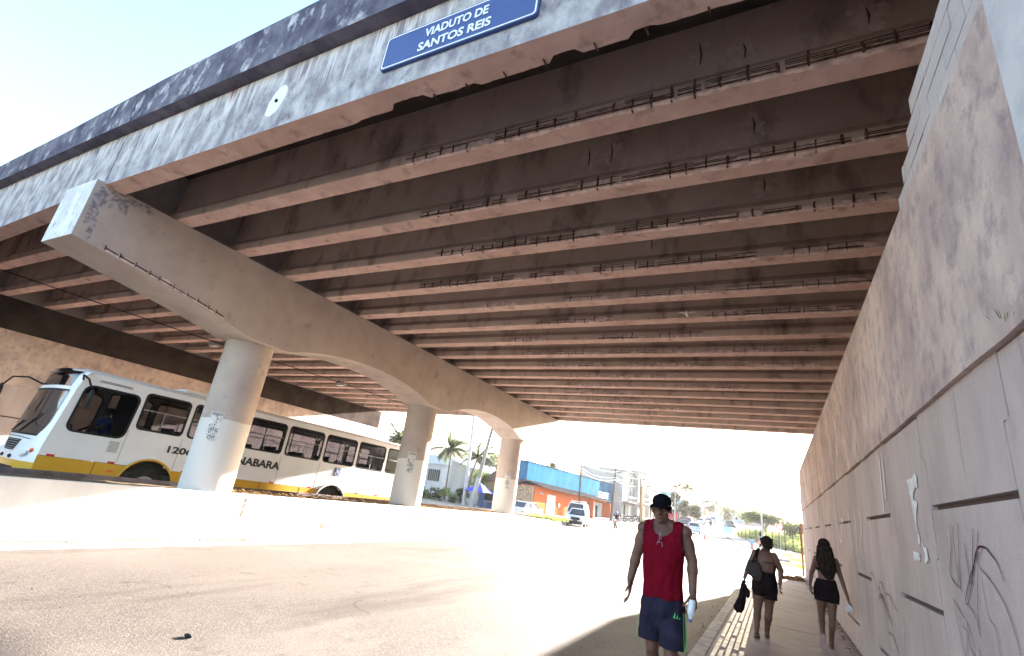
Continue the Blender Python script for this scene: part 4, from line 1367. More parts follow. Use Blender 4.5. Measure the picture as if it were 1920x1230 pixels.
def head(bm, c, face, s=1., up_=(0, 0, 1)):
    """c centre of skull, face: unit vector the face looks along"""
    f = Vector(face).normalized(); u = Vector(up_); u = (u - f * u.dot(f)).normalized(); sd_ = f.cross(u)
    rot = Matrix((sd_, f, u)).transposed()
    P = lambda a, b, d: Vector(c) + sd_ * a * s + f * b * s + u * d * s
    ell(bm, P(0, -.012, .030), (.074 * s, .092 * s, .082 * s), rot, 18, 12)
    ell(bm, P(0, .022, -.030), (.060 * s, .062 * s, .078 * s), rot, 16, 10)
    ell(bm, P(0, .052, -.082), (.030 * s, .026 * s, .024 * s), rot, 12, 8)          # chin
    ell(bm, P(0, .070, .022), (.054 * s, .018 * s, .013 * s), rot, 12, 8)           # brow
    caps(bm, P(0, .078, .014), P(0, .100, -.026), .009 * s, .014 * s, 8)            # nose
    ell(bm, P(.012, .090, -.030), (.009 * s, .010 * s, .008 * s), rot, 8, 6); ell(bm, P(-.012, .090, -.030), (.009 * s, .010 * s, .008 * s), rot, 8, 6)
    ell(bm, P(0, .082, -.052), (.024 * s, .010 * s, .006 * s), rot, 10, 6); ell(bm, P(0, .080, -.062), (.021 * s, .010 * s, .006 * s), rot, 10, 6)
    for q in (-1, 1):
        ell(bm, P(q * .048, .052, -.020), (.022 * s, .022 * s, .018 * s), rot, 10, 6)
        ell(bm, P(q * .075, -.006, -.004), (.010 * s, .019 * s, .032 * s), rot, 10, 8)  # ears
    return P, rot

SKIN = mat('tanned_skin', (.165, .075, .050), .6, (.125, .056, .037), 9, (.35, .7))
SKIN2 = mat('brown_skin', (.145, .068, .045), .6, (.11, .052, .035), 9, (.35, .7))
HAIR = mat('dark_hair', (.016, .011, .010), .9, (.045, .032, .027), 60, (.4, .65), .6, 160, (1, 1, .12))
REDC = mat('red_jersey', (.19, .007, .019), .9, (.11, .005, .012), 7, (.35, .7), .3, 160)
NAVY = mat('navy_shorts', (.034, .029, .050), .9, (.024, .021, .038), 6, (.35, .7))
GREEN = mat('neon_green_trim', (.07, .42, .13), .8)
DKC = mat('dark_cloth', (.020, .014, .015), .9, (.012, .009, .010), 8, (.35, .7))
CAPM = mat('black_cap_cloth', (.012, .010, .015), .9, (.008, .007, .010), 8, (.35, .7))

def man():
    gx, gy = -.90, 4.9
    T = thing('person', 'man in dark cap, red sleeveless jersey and navy shorts with green stripes, holding a bottle', 'person', (gx, gy, .155))
    SH = [(-1.065, 4.90, 1.575), (-.705, 4.90, 1.585)]
    EL = [(-1.128, 4.93, 1.345), (-.645, 4.92, 1.365)]
    WR = [(-1.160, 4.87, 1.135), (-.630, 4.85, 1.125)]
    TP = [(-1.155, 4.83, .97), (-.615, 4.84, .98)]
    HP = [(-.965, 4.91, 1.0), (-.805, 4.91, 1.0)]
    KN = [(-.965, 4.93, .640), (-.795, 4.82, .645)]
    AN = [(-.955, 5.08, .270), (-.800, 4.76, .245)]
    bm = bm_()
    trunk = [(-.885, 4.91, .90, .12, .09, 0), (-.885, 4.91, .98, .155, .105, 0), (-.885, 4.91, 1.06, .150, .100, 0), (-.885, 4.905, 1.16, .142, .098, 0), (-.886, 4.90, 1.27, .148, .100, 0),
             (-.887, 4.90, 1.38, .160, .108, 0), (-.888, 4.90, 1.47, .172, .110, 0), (-.888, 4.905, 1.55, .165, .092, 0), (-.889, 4.91, 1.61, .100, .065, 0), (-.890, 4.91, 1.64, .056, .055, 0)]
    ering(bm, trunk)
    caps(bm, (-.890, 4.912, 1.58), (-.905, 4.888, 1.72), .056, .052)
    for k in (0, 1):
        limb(bm, [Vector(SH[k]) + Vector((.02 * (1 - 2 * k), 0, -.005)), EL[k], WR[k]], [.062, .046, .032])
        ell(bm, SH[k], (.062, .064, .060)); muscle(bm, SH[k], EL[k], .45, .055, .10); muscle(bm, EL[k], WR[k], .28, .049, .08)
        caps(bm, (-.89, 4.915, 1.65), Vector(SH[k]) + Vector((0, 0, .005)), .045, .055)
        limb(bm, [HP[k], KN[k], AN[k]], [.088, .056, .036])
        muscle(bm, HP[k], KN[k], .4, .086, .17); muscle(bm, KN[k], AN[k], .32, .056, .12, (0, .022, 0)); ell(bm, Vector(KN[k]) + Vector((0, -.022, 0)), (.046, .036, .05))
        foot(bm, AN[k], (0, -1, 0), 1.08, .55 if k == 0 else .0)
    hand(bm, WR[0], TP[0], (.25, -1, 0), 1.14, .22)
    hand(bm, WR[1], TP[1], (-.55, -1, 0), 1.14, .62)
    P, rot = head(bm, (-.908, 4.872, 1.762), (.02, -1, -.10), 1.12)
    body = vpart('body', bm, SKIN, T, .0062, sm=3)
    # face details
    bm = bm_()
    for q in (-1, 1): ell(bm, P(q * .031, .069, .002), (.013, .008, .0075), rot, 10, 6)
    e = part('eye', bm, mat('eye_white', (.55, .52, .50), .3), body, smooth=True); bm = bm_()
    for q in (-1, 1): ell(bm, P(q * .031, .0755, .002), (.0055, .003, .0058), rot, 8, 6)
    part('iris', bm, BLK, e); bm = bm_()
    for q in (-1, 1): tube(bm, [P(q * .014, .082, .021), P(q * .032, .084, .027), P(q * .050, .072, .021)], .0036, 5)
    part('eyebrow', bm, HAIR, body)
    bm = bm_(); tube(bm, [P(-.024, .080, -.057), P(-.010, .0885, -.055), P(.010, .0885, -.055), P(.024, .080, -.057)], .0032, 5); part('lips', bm, mat('lip', (.20, .075, .06), .5), body)
    bm = bm_(); ell(bm, P(0, -.028, .014), (.080, .086, .066), rot, 16, 10)
    vpart('hair', bm, mat('grey_dark_hair', (.07, .06, .055), .8), body, .008, cut=lambda c: False)
    # cap: crown + peak
    bm = bm_(); ell(bm, P(0, -.010, .052), (.086, .104, .074), rot, 24, 14)
    me_cut = P(0, 0, .030).z
    cp = vpart('cap', bm, CAPM, T, .006, cut=lambda c: (c - P(0, 0, .034)).dot(Vector(rot.col[2])) < 0)
    bm = bm_()
    rows = []
    for j in range(7):
        t = j / 6
        row = []
        for k in range(13):
            a = -1.15 + 2.3 * k / 12
            r1 = .088 + .070 * t
            row.append(bm.verts.new(P(.090 * math.sin(a) * (1 - .10 * t), .006 + r1 * math.cos(a) * (1. if t < .01 else 1 + .12 * t), .046 - .024 * t - .030 * (math.sin(a) ** 2))))
        rows.append(row)
    for a, b in zip(rows, rows[1:]):
        for k in range(12): bm.faces.new((a[k], a[k + 1], b[k + 1], b[k]))
    o = part('cap_peak', bm, CAPM, cp, smooth='all'); md = o.modifiers.new('t', 'SOLIDIFY'); md.thickness = .004
    # jersey
    bm = bm_()
    sh = [(x, y, z, a + .018, b + .018, r) for x, y, z, a, b, r in trunk[1:-1]]
    sh[0] = (-.885, 4.91, 1.0, .176, .130, 0); sh[1] = (-.885, 4.908, 1.07, .172, .126, 0); sh[2] = (-.885, 4.905, 1.16, .164, .120, 0)
    ering(bm, sh, 28)
    for k in (0, 1): caps(bm, (-.889 - .05 * (1 - 2 * k), 4.912, 1.612), Vector(SH[k]) + Vector((.02 * (1 - 2 * k), 0, -.004)), .062, .074)
    def cutj(c):
        if c.z < 1.035 + .006 * math.sin(c.x * 40): return True
        for k in (0, 1):
            s = 1 - 2 * k
            if (c.x - SH[k][0]) * s < .012 and c.z > 1.44: return True
        # round neck, deeper at the front
        dx = c.x + .889
        if abs(dx) < .085 and c.z > 1.575 - (.04 if c.y < 4.9 else 0) + 7. * dx * dx: return True
        return False
    jr = vpart('jersey', bm, REDC, T, .007, cut=cutj, wr=.013, solid=.003)
    bm = bm_()
    for k in (0, 1):
        s = 1 - 2 * k
        x = SH[k][0] + s * .014
        tube(bm, [(x, 4.90 + .073 * math.cos(a), 1.545 + .085 * math.sin(a)) for a in lin(R(-60), R(240), 20)], .0035, 5)
    part('armhole_trim', bm, DKC, jr)
    # spectacles hanging from the neckline
    bm = bm_()
    zc = 1.505
    for q in (-1, 1):
        tube(bm, [(-.898 + q * .012 + .010 * math.cos(a), 4.775 - .0, zc - .045 + .024 * math.sin(a)) for a in lin(0, 2 * PI, 14)], .0028, 5)
    tube(bm, [(-.899, 4.772, 1.56), (-.902, 4.774, zc + .0), (-.905, 4.776, zc - .02)], .0026, 5); tube(bm, [(-.892, 4.776, 1.56), (-.886, 4.776, zc)], .0026, 5)
    G = obj('spectacles', bm, GREY); tag(G, 'folded spectacles hanging from the neckline of the red jersey', 'glasses')
    bm = bm_()
    for q in (-1, 1): ell(bm, (-.898 + q * .012, 4.7755, zc - .045), (.009, .0012, .022), None, 12, 6)
    part('lens', bm, mat('lens_lilac', (.55, .50, .68), .1), G)
    # shorts
    bm = bm_()
    ering(bm, [(-.885, 4.91, .93, .180, .130, 0), (-.885, 4.91, .99, .184, .134, 0), (-.885, 4.91, 1.05, .172, .124, 0), (-.885, 4.91, 1.10, .160, .114, 0)], 26)
    for k in (0, 1):
        hp, kn = Vector(HP[k]), Vector(KN[k])
        s = -1 + 2 * k
        hem = kn + Vector((s * .008, 0, .055))
        ering(bm, [(hem.x, hem.y, hem.z - .02, .103, .098, 0), (hem.x, hem.y, hem.z + .08, .102, .104, 0), (hp.x + s * .004, hp.y, hp.z - .10, .098, .118, 0), (hp.x, hp.y, hp.z, .092, .118, 0)], 22)
    caps(bm, (-.885, 4.875, .95), (-.885, 4.885, .86), .115, .09)
    hz = [KN[0][2] + .062, KN[1][2] + .045]
    st = vpart('shorts', bm, NAVY, T, .007, cut=lambda c: c.z < (hz[0] if c.x < -.882 else hz[1]), wr=.011, solid=.003)
    bm = bm_()
    for k in (0, 1):
        s = -1 + 2 * k
        for j in range(3):
            rows = []
            for i in range(9):
                t = i / 8
                z = 1.00 - (1.00 - hz[k] - .002) * t
                cx = (HP[k][0] + .004 * s) * (1 - t) + (KN[k][0] + s * .010) * t
                cy = HP[k][1] * (1 - t) + KN[k][1] * t
                ang = R(-6 - 12 * j)
                rx, ry = (.104 + .012 * t + .008), .122
                for_ = []
                for da in (-.045, .045):
                    a = ang + da
                    for_.append(bm.verts.new((cx + s * rx * math.cos(a), cy + ry * math.sin(a), z)))
                rows.append(for_)
            for a, b in zip(rows[1:], rows[2:]): bm.faces.new((a[0], a[1], b[1], b[0]))
    part('side_stripe', bm, GREEN, st)
    # triangular three-bar emblem on the leg
    bm = bm_()
    ex, ez = -.752, .915
    ey = 4.792
    for j, (x0, x1, zb, zt) in enumerate(((.030, .018, 0, .014), (.013, -.001, 0, .030), (-.006, -.024, 0, .046))):
        bm.faces.new([bm.verts.new(p) for p in ((ex + x0, ey, ez), (ex + x1, ey, ez), (ex + x1 + .012, ey, ez + zt * .8), (ex + x1 + .018, ey, ez + zt))])
    part('emblem', bm, GREEN, st)
    # sandals
    for k in (0, 1):
        bm = bm_(); sandal(bm, AN[k], (0, -1, 0), 1.08, .55 if k == 0 else 0); part('sandal', bm, DKC, T)
    # bottle held in the left hand
    B = thing('bottle', 'clear plastic bottle with dark blue cap held pointing down by the walking man', 'bottle', (-.632, 4.80, 1.02))
    bm = bm_(); a0 = Vector((-.630, 4.815, 1.075)); d = Vector((-.06, -.20, -1)).normalized()
    tube(bm, [a0, a0 + d * .01, a0 + d * .10, a0 + d * .125, a0 + d * .145], [.026, .030, .030, .018, .012], 16)
    part('bottle_body', bm, mat('clear_plastic', (.75, .78, .82), .12, (.6, .63, .68), 20), B, smooth=True)
    bm = bm_(); tube(bm, [a0 + d * .143, a0 + d * .165], .015, 12); part('cap', bm, mat('blue_cap', (.05, .07, .22), .4), B)
man()

def woman1():
    T = thing('person', 'short-haired woman seen from behind in dark top and shorts, bag on her back', 'person', (-.2, 9.64, .155))
    SH = [(-.290, 9.64, 1.345), (-.025, 9.64, 1.345)]; EL = [(-.395, 9.66, 1.13), (.065, 9.66, 1.145)]; WR = [(-.455, 9.60, .965), (.045, 9.58, .965)]; TP = [(-.47, 9.58, .82), (.035, 9.55, .82)]
    HP = [(-.245, 9.64, .86), (-.105, 9.64, .86)]; KN = [(-.285, 9.62, .545), (-.125, 9.68, .545)]; AN = [(-.30, 9.50, .265), (-.165, 9.76, .235)]
    bm = bm_()
    tr = [(-.175, 9.64, .78, .13, .10, 0), (-.175, 9.64, .86, .168, .125, 0), (-.172, 9.64, .94, .165, .125, 0), (-.168, 9.64, 1.04, .142, .110, 0), (-.163, 9.64, 1.12, .138, .105, 0), (-.158, 9.64, 1.22, .152, .108, 0),
          (-.152, 9.64, 1.31, .158, .098, 0), (-.150, 9.645, 1.375, .12, .072, 0), (-.148, 9.65, 1.41, .058, .055, 0)]
    ering(bm, tr)
    caps(bm, (-.148, 9.65, 1.38), (-.125, 9.66, 1.47), .052, .050)
    for k in (0, 1):
        limb(bm, [SH[k], EL[k], WR[k]], [.056, .043, .028]); muscle(bm, SH[k], EL[k], .45, .052, .09); muscle(bm, EL[k], WR[k], .3, .042, .07)
        limb(bm, [HP[k], KN[k], AN[k]], [.095, .060, .037]); muscle(bm, HP[k], KN[k], .35, .095, .15); muscle(bm, KN[k], AN[k], .35, .060, .10, (0, -.022, 0))
        hand(bm, WR[k], TP[k], (0, 1, 0), .9, .5 if k == 0 else .3)
        foot(bm, AN[k], (0, 1, 0), .92, .0 if k else .25)
    P, rot = head(bm, (-.118, 9.665, 1.515), (.06, 1, .0), 1.07)
    body = vpart('body', bm, SKIN2, T, .0075, sm=3)
    bm = bm_(); ell(bm, P(0, -.020, .028), (.088, .100, .090), rot, 18, 12); ell(bm, P(0, -.060, -.020), (.070, .050, .062), rot, 14, 9); ell(bm, P(0.01, -.085, .045), (.05, .035, .045), rot)
    for _ in range(40): ell(bm, P(random.gauss(0, .045), -.075 + random.gauss(0, .018), random.gauss(.0, .045)), (.016, .013, .03), rot, 6, 5)
    vpart('hair', bm, HAIR, body, .007, cut=lambda c: (c - P(0, .045, .0)).dot(Vector(rot.col[1])) > 0 and (c - P(0, 0, .06)).dot(Vector(rot.col[2])) < 0, sm=1)
    bm = bm_(); ering(bm, [(x, y, z, a + .014, b + .014, r) for x, y, z, a, b, r in tr[3:7]], 24)
    top = vpart('halter_top', bm, DKC, T, .008, cut=lambda c: c.z > 1.255 or c.z < 1.02 or (c.y < 9.60 and c.z > 1.10), wr=.004, solid=.003)
    bm = bm_()
    tube(bm, [(-.15, 9.548, 1.245), (-.15, 9.53, 1.20)], .004, 4); tube(bm, [(-.26, 9.565, 1.24), (-.15, 9.528, 1.235), (-.03, 9.565, 1.24)], .006, 5)
    tube(bm, [(-.23, 9.60, 1.41), (-.15, 9.582, 1.42), (-.07, 9.60, 1.41)], .006, 5); tube(bm, [(-.29, 9.565, 1.12), (-.262, 9.585, 1.40), (-.25, 9.66, 1.42), (-.25, 9.74, 1.33)], .016, 6)
    part('strap', bm, DKC, top)
    bm = bm_(); ering(bm, [(-.175, 9.64, .78, .180, .135, 0), (-.175, 9.64, .86, .186, .142, 0), (-.172, 9.64, .95, .180, .138, 0), (-.168, 9.64, 1.06, .156, .122, 0), (-.165, 9.64, 1.10, .150, .118, 0)], 24)
    for k in (0, 1): ering(bm, [(HP[k][0] - .005 + .01 * k, 9.64, .69, .105, .112, 0), (HP[k][0], 9.64, .78, .105, .118, 0), (HP[k][0], 9.64, .86, .10, .12, 0)], 20)
    vpart('shorts', bm, DKC, T, .008, cut=lambda c: c.z < (.735 if c.x < -.175 else .705) or c.z > 1.085, wr=.009, solid=.003)
    for k in (0, 1):
        bm = bm_(); sandal(bm, AN[k], (0, 1, 0), .92, 0 if k else .25); part('sandal', bm, mat('sandal_sole', (.20, .13, .11), .8) if k == 0 else bpy.data.materials['sandal_sole'], T)
    B = thing('shoulder_bag', 'rounded dark shoulder bag hanging behind the hip of the short-haired woman', 'bag', (-.33, 9.50, .9))
    bm = bm_(); ell(bm, (-.320, 9.515, 1.115), (.115, .055, .125), Matrix.Rotation(R(28), 3, 'Y')); ell(bm, (-.275, 9.505, 1.03), (.095, .05, .09), Matrix.Rotation(R(28), 3, 'Y')); ell(bm, (-.37, 9.52, 1.17), (.05, .04, .07))
    vpart('bag_body', bm, mat('bag_cloth', (.042, .032, .030), .7, (.028, .022, .021), 9), B, .009, wr=.010)
    bm = bm_(); tube(bm, [(-.33, 9.47, 1.21), (-.285, 9.54, 1.34), (-.27, 9.60, 1.405), (-.26, 9.68, 1.40), (-.28, 9.75, 1.25)], .012, 6); part('strap', bm, DKC, B)
    # dark cloth hanging from the left hand
    bm = bm_(); rows = []
    rnd = random.Random(9)
    prof = [(-.465, .92, .022), (-.470, .87, .035), (-.475, .80, .045), (-.49, .72, .050), (-.515, .64, .058), (-.535, .56, .068), (-.55, .49, .072), (-.555, .455, .05)]
    for (x, z, w) in prof:
        rows.append([bm.verts.new((x + w * math.cos(a) * (1 + .22 * math.sin(3 * a + z * 12)), 9.57 + w * .6 * math.sin(a) * (1 + .3 * math.cos(4 * a + z * 9)), z + .02 * math.sin(2 * a + x * 30) * (1 if z < .5 else .2))) for a in lin(0, 2 * PI, 18)[:-1]])
    for a, b in zip(rows, rows[1:]):
        for k in range(18): bm.faces.new((a[k], a[(k + 1) % 18], b[(k + 1) % 18], b[k]))
    bm.faces.new(rows[0]); bm.faces.new(rows[-1])
    bm2 = bm; 
    for (x0, z0, x1, z1) in ((-.46, .86, -.405, .74), (-.405, .78, -.415, .70)):
        caps(bm, (x0, 9.575, z0), (x1, 9.58, z1), .022, .028, 8)
    o = obj('cloth', bm, DKC, smooth=True); tag(o, 'crumpled black garment dangling from the left hand of the short-haired woman', 'cloth')
woman1()

def woman2():
    T = thing('person', 'barefoot-looking young woman with very long dark hair and black shorts, walking beside the wall', 'person', (.7, 10.06, .155))
    T['label'] = 'young woman seen from behind with very long dark hair and black shorts beside the wall'
    SH = [(.585, 10.06, 1.40), (.845, 10.06, 1.40)]; EL = [(.505, 10.09, 1.165), (.905, 10.08, 1.16)]; WR = [(.475, 10.02, 1.01), (.965, 10.0, .90)]; TP = [(.47, 9.99, .86), (.995, 9.96, .75)]
    HP = [(.625, 10.06, .90), (.755, 10.06, .90)]; KN = [(.605, 10.12, .585), (.745, 10.04, .575)]; AN = [(.590, 9.86, .33), (.715, 10.10, .235)]
    bm = bm_()
    tr = [(.69, 10.06, .82, .12, .09, 0), (.69, 10.06, .90, .152, .112, 0), (.69, 10.06, .97, .148, .108, 0), (.70, 10.06, 1.07, .118, .088, 0), (.705, 10.06, 1.14, .110, .084, 0), (.71, 10.06, 1.24, .126, .090, 0),
          (.714, 10.06, 1.34, .140, .086, 0), (.715, 10.06, 1.41, .105, .064, 0), (.715, 10.065, 1.45, .05, .048, 0)]
    ering(bm, tr)
    caps(bm, (.715, 10.065, 1.42), (.708, 10.075, 1.53), .045, .044)
    for k in (0, 1):
        limb(bm, [SH[k], EL[k], WR[k]], [.046, .034, .023]); muscle(bm, SH[k], EL[k], .45, .040, .09); muscle(bm, EL[k], WR[k], .3, .034, .07)
        limb(bm, [HP[k], KN[k], AN[k]], [.082, .052, .034]); muscle(bm, HP[k], KN[k], .35, .080, .15); muscle(bm, KN[k], AN[k], .33, .050, .11, (0, -.020 if k else -.0, .0 if k else .0))
        hand(bm, WR[k], TP[k], (0, 1, 0), .9, .28)
        foot(bm, AN[k], (0, 1, 0), .9, 1.18 if k == 0 else 0)
    P, rot = head(bm, (.705, 10.08, 1.595), (0, 1, -.05), 1.08)
    body = vpart('body', bm, SKIN2, T, .0075, sm=3)
    bm = bm_(); ell(bm, P(0, -.018, .030), (.088, .102, .092), rot, 18, 12)
    hx = .705
    ering(bm, [(hx + .025, 9.985, 1.12, .040, .020, 0), (hx + .022, 9.975, 1.20, .098, .034, 0), (hx + .012, 9.97, 1.30, .128, .044, 0), (hx, 9.98, 1.40, .132, .058, 0), (hx, 10.0, 1.50, .120, .070, 0), (hx, 10.04, 1.60, .104, .082, 0)], 26)
    for i in range(34):
        x = hx + random.uniform(-.10, .10); 
        caps(bm, (x * .5 + hx * .5, 10.0, 1.55), (x + .012, 9.965 + random.uniform(-.01, .02), 1.18 + random.uniform(-.06, .06) + 1.5 * abs(x - hx)), .014, .006, 6)
    vpart('hair', bm, HAIR, body, .007, cut=lambda c: c.z > 1.53 and c.y > 10.13 and c.z < 1.66, sm=1)
    bm = bm_(); ering(bm, [(x, y, z, a + .012, b + .012, r) for x, y, z, a, b, r in tr[4:7]], 24)
    vpart('bikini_top', bm, DKC, T, .008, cut=lambda c: c.z > 1.27 or c.z < 1.225 or False, solid=.003)
    bm = bm_(); ering(bm, [(.69, 10.06, .82, .165, .122, 0), (.69, 10.06, .90, .172, .130, 0), (.69, 10.06, .98, .166, .124, 0), (.698, 10.06, 1.08, .134, .102, 0), (.70, 10.06, 1.12, .126, .098, 0)], 24)
    for k in (0, 1): ering(bm, [(HP[k][0] - .006 + .014 * k, 10.06, .74, .098, .10, 0), (HP[k][0], 10.06, .84, .095, .108, 0), (HP[k][0], 10.06, .90, .09, .11, 0)], 20)
    vpart('shorts', bm, DKC, T, .008, cut=lambda c: c.z < (.795 - .05 * (c.x - .53)) or c.z > 1.11, wr=.008, solid=.003)
    for k in (0, 1):
        bm = bm_(); sandal(bm, AN[k], (0, 1, 0), .9, 1.18 if k == 0 else 0); part('sandal', bm, mat('pink_sole', (.42, .27, .26), .8) if k == 0 else bpy.data.materials['sandal_sole'], T, label='pinkish sole turned up' if k == 0 else None)
    bm = bm_()
    ell(bm, (.975, 9.965, .775), (.045, .03, .04)); ell(bm, (.945, 9.96, .745), (.035, .02, .045)); ell(bm, (1.0, 9.95, .74), (.02, .02, .04))
    o = vpart('paper_wrap', bm, mat('pale_paper', (.62, .57, .56), .8, (.48, .43, .43), 20), T, .008, wr=.012)
    o.parent = None; o.matrix_parent_inverse = Matrix.Identity(4); tag(o, 'crumpled pale wrapping held low in the right hand of the long-haired woman', 'paper')
woman2()

# ================================================================== STREET BEYOND THE VIADUCT
CARW = mat('white_car_paint', (.58, .58, .60), .4)
CARS = mat('silver_car_paint', (.48, .50, .55), .28)
CARD = mat('dark_car_paint', (.05, .05, .055), .3)
CGL = mat('car_window_glass', (.035, .04, .048), .12)
REDL = mat('tail_lamp', (.55, .03, .05), .35)

def loft(bm, secs):
    """secs: list of equal-length point lists"""
    V_ = [[bm.verts.new(p) for p in s_] for s_ in secs]
    n = len(V_[0])
    for a, b in zip(V_, V_[1:]):
        for k in range(n): bm.faces.new((a[k], a[(k + 1) % n], b[(k + 1) % n], b[k]))
    bm.faces.new(V_[0]); bm.faces.new(V_[-1][::-1])

def car(label, x, y, rot, paint, kind='hatch', group=None, extras=None):
    """local: +y is the nose"""
    T = thing('car', label, 'car', (x, y, gz(x, y) + .03), group, local=True, rotz=rot)
    L, Wd, H = {'hatch': (3.75, 1.62, 1.50), 'sedan': (4.45, 1.74, 1.45), 'suv': (4.4, 1.8, 1.68), 'van': (4.7, 1.85, 2.0)}[kind]
    h = L / 2
    belt = .92 if kind != 'van' else 1.1
    hood = .86 if kind != 'van' else 1.0
    def sec(yy, w, z0, z1, r=.10):
        return [(-w, yy, z0 + r), (-w + .05, yy, z0), (w - .05, yy, z0), (w, yy, z0 + r), (w + .01, yy, (z0 + z1) / 2 + .1), (w - .03, yy, z1 - .06), (w - .14, yy, z1), (-w + .14, yy, z1), (-w + .03, yy, z1 - .06), (-w - .01, yy, (z0 + z1) / 2 + .1)]
    w = Wd / 2
    bm = bm_()
    loft(bm, [sec(h, w * .78, .30, hood - .22), sec(h - .10, w * .90, .22, hood - .12), sec(h - .45, w * .98, .20, hood - .03), sec(h - 1.15, w, .20, belt), sec(0, w, .20, belt + .03), sec(-h + .7, w, .20, belt + .05),
              sec(-h + .15, w * .95, .24, belt + (.05 if kind != 'sedan' else .02)), sec(-h, w * .84, .32, belt - .12)])
    b = part('body', bm, paint, T, smooth=True)
    f0, f1 = h - 1.05, h - 1.75
    r1, r0 = (-h + .55, -h + .15) if kind != 'sedan' else (-h + 1.25, -h + .65)
    if kind == 'van': f0, f1 = h - .7, h - 1.3
    wt = w * .76
    bm = bm_()
    loft(bm, [[(-w * .93, f0, belt), (w * .93, f0, belt), (w * .93, f0 - .01, belt + .01), (-w * .93, f0 - .01, belt + .01)],
              [(-w * .95, f1, belt), (w * .95, f1, belt), (wt, f1, H - .04), (-wt, f1, H - .04)],
              [(-w * .95, r1, belt), (w * .95, r1, belt), (wt, r1, H - .06), (-wt, r1, H - .06)],
              [(-w * .90, r0, belt), (w * .90, r0, belt), (w * .88, r0 - .01, belt + .02), (-w * .88, r0 - .01, belt + .02)]])
    part('windows', bm, CGL, T)
    bm = bm_()
    loft(bm, [[(-wt * .98, f1 + .06, H - .07), (wt * .98, f1 + .06, H - .07), (wt * .95, f1 + .02, H - .02), (-wt * .95, f1 + .02, H - .02)],
              [(-wt * 1.03, 0, H - .07), (wt * 1.03, 0, H - .07), (wt * .93, 0, H), (-wt * .93, 0, H)],
              [(-wt * 1.02, r1, H - .08), (wt * 1.02, r1, H - .08), (wt * .92, r1, H - .02), (-wt * .92, r1, H - .02)],
              [(-wt * .98, r1 - .08, H - .10), (wt * .98, r1 - .08, H - .10), (wt * .95, r1 - .05, H - .07), (-wt * .95, r1 - .05, H - .07)]])
    part('roof', bm, paint, T)
    bm = bm_()
    for s in (-1, 1):
        tube(bm, [(s * w * .94, f0 + .01, belt), (s * wt * 1.01, f1 + .02, H - .05)], .038, 5)
        tube(bm, [(s * w * .96, -.1, belt), (s * wt * 1.03, -.1, H - .05)], .032, 5)
        tube(bm, [(s * w * .93, r0, belt), (s * wt * 1.01, r1, H - .07)], .06, 5)
    part('pillars', bm, paint, T)
    for s in (-1, 1):
        for yy in (h - .78, -h + .75):
            bm = bm_(); tube(bm, [(s * (w - .17), yy, .30), (s * (w - .13), yy, .30), (s * (w + .0), yy, .30), (s * (w + .03), yy, .30)], [.27, .305, .305, .27], 20); wh = part('wheel', bm, TYRE, T, smooth=True)
            bm = bm_(); tube(bm, [(s * (w - .02), yy, .30), (s * (w + .036), yy, .30)], .17, 12); part('rim', bm, CHROME, wh)
        bm = bm_(); ell(bm, (s * w * .72, h - .16, hood - .24), (.20, .12, .085), Matrix.Rotation(s * R(-14), 3, 'Y')); part('headlight', bm, LAMP, T, smooth=True)
        bm = bm_(); ell(bm, (s * w * .86, -h + .10, belt - .13), (.11, .10, .13)); part('tail_light', bm, REDL, T, smooth=True)
        bm = bm_(); ell(bm, (s * (w + .10), f0 - .25, belt + .07), (.10, .05, .065)); part('mirror', bm, paint, T, smooth=True)
    bm = bm_(); box(bm, -w * .50, w * .50, h - .12, h + .02, .52, hood - .10); bmesh.ops.bevel(bm, geom=list(bm.edges), offset=.02, segments=1, affect='EDGES'); part('grille', bm, BLK, T)
    bm = bm_(); box(bm, -w * .74, w * .74, h - .10, h + .03, .20, .44); box(bm, -.2, .2, h + .0, h + .03, .44, .53); part('bumper_trim', bm, DARK, T)
    bm = bm_(); box(bm, -.2, .2, -h - .015, -h + .03, .55, .66); part('number_plate', bm, WHITE, T)
    if extras == 'rack':
        bm = bm_()
        for s in (-1, 1): tube(bm, [(s * wt * .9, .9, H + .16), (s * wt * .9, -1.3, H + .16)], .022, 5)
        for yy in (.9, .35, -.2, -.75, -1.3):
            tube(bm, [(-wt * .9, yy, H + .16), (wt * .9, yy, H + .16)], .02, 5)
            for s in (-1, 1): tube(bm, [(s * wt * .9, yy, H - .02), (s * wt * .9, yy, H + .17)], .018, 5)
        part('roof_rack', bm, CARW, T)
    return T
car('white saloon car mostly hidden by the farthest column and the median', -21.4, 45.6, R(172), CARW, 'sedan')
car('small white hatchback with black grille facing the camera, near the tip of the median', -16.1, 46.2, R(192), CARW, 'hatch')
car('white van with a roof rack following close behind the white hatchback', -18.1, 51.8, R(190), CARW, 'van', extras='rack')
car('silver hatchback driving away in mid-road, beyond the orange cone', -10.3, 80, R(8), CARS, 'hatch')
car('dark car parked at the left kerb just beyond the silver hatchback', -13.5, 92, R(16), CARD, 'sedan')
car('dark parked car farther up the left kerb under the green trees', -14.3, 99, R(16), CARD, 'suv')
car('black car coming down the road at the start of the hill', -8.95, 128, R(200), CARD, 'suv')
for k, (x, y) in enumerate(((-14.6, 122), (-14.2, 135), (-14.9, 152), (-16.4, 168))):
    c = car(('white car parked on the left, first of the distant row', 'white car parked on the left, second of the distant row', 'pale car parked far up the left side, nearer of two', 'pale car parked farthest up the left side')[k], x, y, R(10), CARS if k > 1 else CARW, 'hatch' if k % 2 else 'sedan', 'cars parked far up the street')

